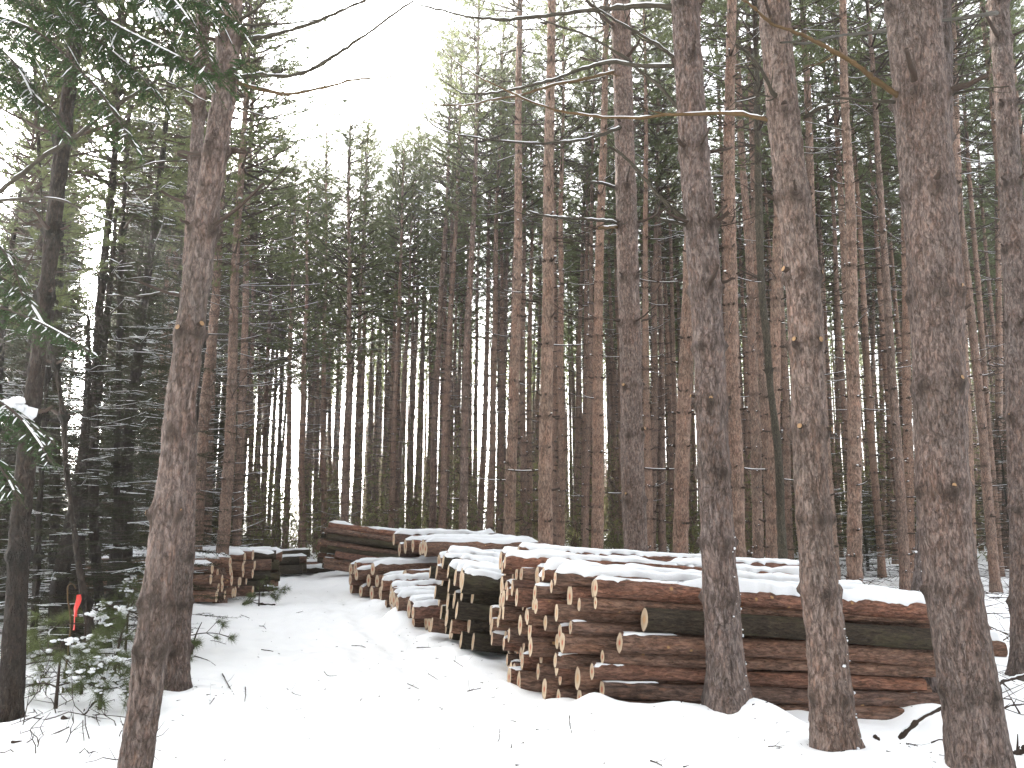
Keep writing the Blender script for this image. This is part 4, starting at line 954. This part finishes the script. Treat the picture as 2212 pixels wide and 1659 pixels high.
# orange flagging tape on its bent stem
q = at(158, 1290, 7.2); tb = Vector((q.x, q.y, gz(q.x, q.y)))
tw = thing('bent_stem', tb, 'thin pale stem bent over in a hook where the orange tape hangs', 'sapling'); limb(tw, tb, [tb + Vector((-.02, 0, -.05)), at(152, 1360, 7.2), at(146, 1290, 7.2), at(148, 1264, 7.2), at(157, 1260, 7.2), at(164, 1272, 7.2)], .009, .006, 'limb_tan', False, 'stem', 0)
A_, B_ = at(170, 1285, 7.15), at(158, 1362, 7.15); mb = MB(); n = 14; s = np.linspace(0, 1, n)
for k_, (off, ln, wd) in enumerate(((0, .62, .036), (.016, 1.0, .022))):
    c = np.array([list(A_ + (B_ - A_) * (t * ln)) for t in s]) - np.array(A_); c[:, 1] += .012 * np.sin(s * 7 + k_) + k_ * .012; c[:, 0] -= off * .5
    ww = np.stack([np.full(n, wd / 2), .012 * np.sin(s * 5 + k_), 0 * s], 1); V = np.stack([c - ww, c + ww, c + ww + np.array([0, .0025, 0]), c - ww + np.array([0, .0025, 0])], 1); mb.add(V, ringfaces(n, 4))
tp = mb.build('flagging_tape', M['tape']); tp.location = A_; tag(tp, 'bright orange red flagging tape hanging on a stem in the dark left wood', 'tape')

def stick(name, pl, r, label, group=None, snow=False, zoff=.01, forks=2, mat='twig', hang=None):
    pts = []
    for px, py, up in pl:
        q = hit(px, py) if up == 0 else None
        if up == 0: pts.append(Vector((q.x, q.y, gz(q.x, q.y) + zoff)))
        else: pts.append(at(px, py, pts[-1].y + up))
    t = thing(name, pts[0], label, 'twig' if r < .012 else 'branch', group)
    limb(t, pts[0], pts, r, r * .5, mat, snow, 'wood', forks)
    return t
stick('fallen_branch', [(1942, 1578, 0), (1985, 1556, -.05), (2034, 1530, -.05)], .022, 'snow topped stick leaning against the thickest right pine', None, True, forks=0)
stick('fallen_branch', [(2172, 1650, 0), (2192, 1632, -.02), (2216, 1612, -.02)], .03, 'dark stub of a branch in the snow at the lower right corner', None, False, forks=5)
stick('fallen_branch', [(250, 1470, 0), (282, 1452, 0), (330, 1425, 0)], .014, 'dark dead branch lying behind the foot of the leaning pine', None, True)
stick('fallen_branch', [(130, 1600, 0), (165, 1560, .15), (205, 1515, .3)], .018, 'dark sticks slanting out of the snow under the young pines', None, True)
stick('fallen_branch', [(20, 1650, 0), (80, 1600, .15), (150, 1570, .2)], .010, 'long thin twig arching over the snow at the lower left corner', None, False, forks=6)
stick('fallen_branch', [(525, 1302, 0), (560, 1299, 0), (594, 1303, 0)], .03, 'bare stick lying on the snow before the left log stack', None, False, forks=0)
stick('fallen_branch', [(1890, 1588, 0), (1899, 1597, 0)], .016, 'short dark chunk of wood on the snow between the thick right pines', None, False, forks=0)
stick('fallen_branch', [(2130, 1480, 0), (2170, 1470, .1), (2230, 1455, .1)], .02, 'dark branch low across the snow at the right edge', None, True, forks=6)
stick('fallen_branch', [(2125, 1520, 0), (2180, 1525, .05), (2230, 1520, .1)], .014, 'thin branch lying on the snow right of the thickest pine', None, True, forks=6)
stick('fallen_branch', [(2010, 1590, 0), (2040, 1600, -.05), (2085, 1650, -.1)], .006, 'thin bent twig arching before the thickest right pine', None, False, forks=3)
TWG = [(480, 1460, 505, 1515), (530, 1485, 528, 1525), (462, 1525, 450, 1540), (455, 1384, 488, 1392), (565, 1395, 605, 1405), (420, 1420, 465, 1440), (520, 1330, 545, 1336), (640, 1322, 655, 1318), (700, 1450, 728, 1452), (880, 1470, 905, 1480), (925, 1450, 945, 1462),
       (980, 1440, 1000, 1450), (760, 1385, 790, 1392), (860, 1345, 830, 1352), (1010, 1490, 1040, 1500), (1080, 1560, 1075, 1585), (1230, 1575, 1236, 1600), (300, 1590, 296, 1620), (180, 1560, 178, 1640), (205, 1575, 212, 1600), (620, 1480, 655, 1486), (900, 1395, 930, 1402), (560, 1345, 575, 1352),
       (2140, 1600, 2150, 1570), (2160, 1590, 2152, 1560), (2180, 1590, 2176, 1560), (2120, 1560, 2150, 1530), (1960, 1640, 1985, 1646), (1660, 1630, 1690, 1636), (1405, 1640, 1430, 1650)]
R.seed(61)
for x0, y0, x1, y1 in TWG:
    side = 'left snow bank' if x0 < 560 else 'logging road' if x0 < 1100 else 'snow before the nearest stack' if x0 < 2000 else 'snow right of the thickest pine'
    stick('twig', [(x0, y0, 0), ((x0 + x1) / 2 + R.uniform(-5, 5), (y0 + y1) / 2 + R.uniform(-3, 3), 0), (x1, y1, 0)], R.uniform(.003, .006), f'thin dead twig lying on the {side}', f'twigs on the {side}', False, .006, R.randint(1, 4))

mb = MB()
for i in range(70):
    q = hit(R.uniform(-60, 290), R.uniform(1430, 1670)); p0 = np.array([q.x, q.y, gz(q.x, q.y) - .01]); a = R.uniform(0, 6.28); L = R.uniform(.12, .6); sN = np.linspace(0, 1, 6); el = R.uniform(.1, 1.3)
    d = np.array([math.cos(a) * math.cos(el), math.sin(a) * math.cos(el), math.sin(el)]); pts = p0 + L * (d * sN[:, None] - np.array([0, 0, R.uniform(0, .5)]) * (sN ** 2)[:, None]) + np.r_[np.zeros((1, 3)), NR.normal(size=(5, 3)) * .012]
    tube(mb, pts, np.linspace(.0045, .0018, 6), 4, 0)
    for k in range(R.randint(0, 3)):
        j = R.randint(1, 4); e = pts[j] + unit(d + NR.normal(size=3) * .7) * L * .3; tube(mb, np.stack([pts[j], e]), [.003, .0012], 4, 0)
tag(mb.build('dead_brush', M['twig']), 'thin dead stems and twigs poking out of the snow on the left bank', 'brush', kind='stuff')
# crumbs of bark and needles on the snow, brush and thicket behind the trunks
mb = MB(); n = 220; y = 5 + 14 * NR.random(n) ** 1.3; x = np.interp(y, LEFT_Y, LEFT_X) + (edge(y) - np.interp(y, LEFT_Y, LEFT_X)) * NR.random(n)
m = NR.random(n) < .35; y[m] = NR.uniform(5, 12, m.sum()); x[m] = edge(y[m]) - np.abs(NR.normal(size=m.sum())) * .5
feet = np.array([(o.location.x, o.location.y) for o in COL.objects if o.parent is None and o.get('category') == 'tree' and 3 < o.location.y < 11])
fi = NR.integers(0, len(feet), 500); an = NR.uniform(0, 6.28, 500); ra = .12 + np.abs(NR.normal(size=500)) * .22; x = np.r_[x, feet[fi, 0] + ra * np.cos(an)]; y = np.r_[y, feet[fi, 1] + ra * np.sin(an)]; n = len(x)
C_ = np.stack([x, y, ground_z(x, y) + .004], 1); D_ = unit(NR.normal(size=(n, 3)) * np.array([1, 1, .12])); strips(mb, C_, D_, NR.uniform(.012, .07, n), NR.uniform(.004, .012, n))
tag(mb.build('bark_litter', M['twig'], smooth=False), 'crumbs of bark and needles scattered on the snow along the stacks', 'litter', kind='stuff')
mb = MB(); n = 11000; a = NR.uniform(-.68, .72, n); y = NR.uniform(26, 60, n); x = a * y; sx = 1106 + F * x / y
hgt = .6 + 7.5 * vn(x * .3, y * .3, seed=50) ** 1.5 * np.where((sx > 430) & (sx < 800), 1.3, 1.0); C0 = np.stack([x, y, ground_z(x, y)], 1)
K = 16; C_ = np.repeat(C0, K, 0) + NR.normal(size=(n * K, 3)) * np.array([.35, .35, 0]) + np.array([0, 0, 1]) * (np.repeat(hgt, K) * NR.random(n * K))[:, None]
D_ = unit(NR.normal(size=(n * K, 3)) + np.array([0, 0, .4])); m = NR.random(n * K) < .62
strips(mb, C_[m], D_[m], NR.uniform(.15, .32, m.sum()), NR.uniform(.03, .06, m.sum()), 0); strips(mb, C_[~m], D_[~m], NR.uniform(.3, .9, (~m).sum()), .016, 1)
tag(mb.build('undergrowth', [M['brush'], M['twig']], smooth=False), 'thin green and brown thicket deep between the far trunks', 'undergrowth', kind='stuff')
mb = MB(); n = 1500; y = NR.uniform(7.2, 24, n); x = y * NR.uniform(.30, .72, n); m = (x > 4.1 + .15 * (y - 7)) & ~((np.abs(x - 5.2) < 1.1) & (np.abs(y - 9.4) < .6)); x, y = x[m], y[m]; n = len(x)
C_ = np.stack([x, y, ground_z(x, y) + NR.uniform(0, .12, n)], 1); D_ = unit(NR.normal(size=(n, 3)) * np.array([1, 1, .25]) + np.array([0, 0, .12])); strips(mb, C_, D_, NR.uniform(.2, .9, n), NR.uniform(.008, .022, n))
tag(mb.build('slash', M['twig'], smooth=False), 'tangle of dark twigs and slash on the snow right of the thickest pine', 'slash', kind='stuff')
# the wood beyond, one mass
mb = MB(); n = 760
for i in range(n):
    y = R.uniform(40, 74); x = R.uniform(-.72, .75) * y; H = R.uniform(14, 19); sx = scr((x, y, 2))[0]
    if sx < 1110: H = min(H, max(4, top_z(sx, y) - 1))
    if (585 < sx < 650 or 1030 < sx < 1060 or 1905 < sx < 1960 or 95 < sx < 205) and R.random() < .97: continue
    z0 = gz(x, y); tube(mb, np.array([[x, y, z0], [x + R.uniform(-.2, .2), y, z0 + H]]), [.12, .03], 6, 1)
    m = 240; zz = NR.random(m) ** .8; rr = 1.2 * (1 - zz) ** .7 * np.sqrt(NR.random(m)) + .1; th = NR.uniform(0, 6.28, m)
    C_ = np.stack([x + rr * np.cos(th), y + rr * np.sin(th), z0 + H * (.58 + .42 * zz)], 1); strips(mb, C_, unit(NR.normal(size=(m, 3))), NR.uniform(.22, .42, m), NR.uniform(.06, .11, m), 0)
    m = 40; q_ = np.stack([x + NR.normal(size=m) * .5, y + NR.normal(size=m) * .5, z0 + H * .5 * NR.random(m)], 1); strips(mb, q_, unit(NR.normal(size=(m, 3)) * np.array([1, 1, .4])), NR.uniform(.4, .9, m), .03, 1)
tag(mb.build('distant_wood', [M['needle'], M['bark_far']], smooth=False), 'far edge of the wood closing off the view between the trunks', 'wood', kind='stuff')
# thin haze volume, added mainly to mimic the lens veil towards the sun
me = bpy.data.meshes.new('haze'); x0, x1, y0, y1, z0, z1 = -440, 440, -160, 745, -2.0, 25
me.from_pydata([(a, b, c) for a in (x0, x1) for b in (y0, y1) for c in (z0, z1)], [], [(0, 1, 3, 2), (4, 6, 7, 5), (0, 4, 5, 1), (2, 3, 7, 6), (0, 2, 6, 4), (1, 5, 7, 3)]); hz = bpy.data.objects.new('haze', me); COL.objects.link(hz)
tag(hz, 'pale thin haze added to mimic the veiling glare of the lens', 'haze', kind='stuff')
hm = bpy.data.materials.new('haze'); hm.use_nodes = True; ht = hm.node_tree; ht.nodes.clear(); ho = ht.nodes.new('ShaderNodeOutputMaterial'); hv = ht.nodes.new('ShaderNodeVolumePrincipled')
hv.inputs['Density'].default_value = .0014; hv.inputs['Color'].default_value = (.95, .95, .95, 1); hv.inputs['Anisotropy'].default_value = .7; ht.links.new(hv.outputs[0], ho.inputs['Volume']); me.materials.append(hm)
mb = MB()  # rest of the wood behind the camera, unseen, added to shade the near snow
for i in range(150):
    y = R.uniform(-24, 1.5); x = R.uniform(-18, 22)
    if abs(x - 1.0 + y * .12) < 2.6 or (y > -2 and -7 < x < 7): continue
    z0 = gz(x, y); H = R.uniform(15, 19); tube(mb, np.array([[x, y, z0], [x + R.uniform(-.3, .3), y, z0 + H]]), [.14, .03], 8, 1)
    m = 1100; zz = NR.random(m) ** .8; rr = 1.7 * (1 - zz) ** .7 * np.sqrt(NR.random(m)) + .1; th = NR.uniform(0, 6.28, m)
    C_ = np.stack([x + rr * np.cos(th), y + rr * np.sin(th), z0 + H * (.5 + .5 * zz)], 1); strips(mb, C_, unit(NR.normal(size=(m, 3))), NR.uniform(.2, .4, m), NR.uniform(.05, .1, m), 0)
tag(mb.build('surrounding_wood', [M['needle'], M['bark_far']], smooth=False), 'unseen pines of the wood behind the camera, added to shade the foreground', 'wood', kind='stuff')
for o in COL.objects:
    if o.parent is None and len(str(o.get('label', '')).split()) > 16: print('LONG', o.name, o['label'])
print('LOGS', N_LOGS[0], 'FAR', len(far), 'SPRUCE', len(sp), 'A', len(cA), 'C', len(cC), 'D', len(cD), len(cD2), 'E', len(cE), len(cE2), 'F', len(cF), 'G', len(cG), len(cG2), 'H', len(cH), len(cH2))
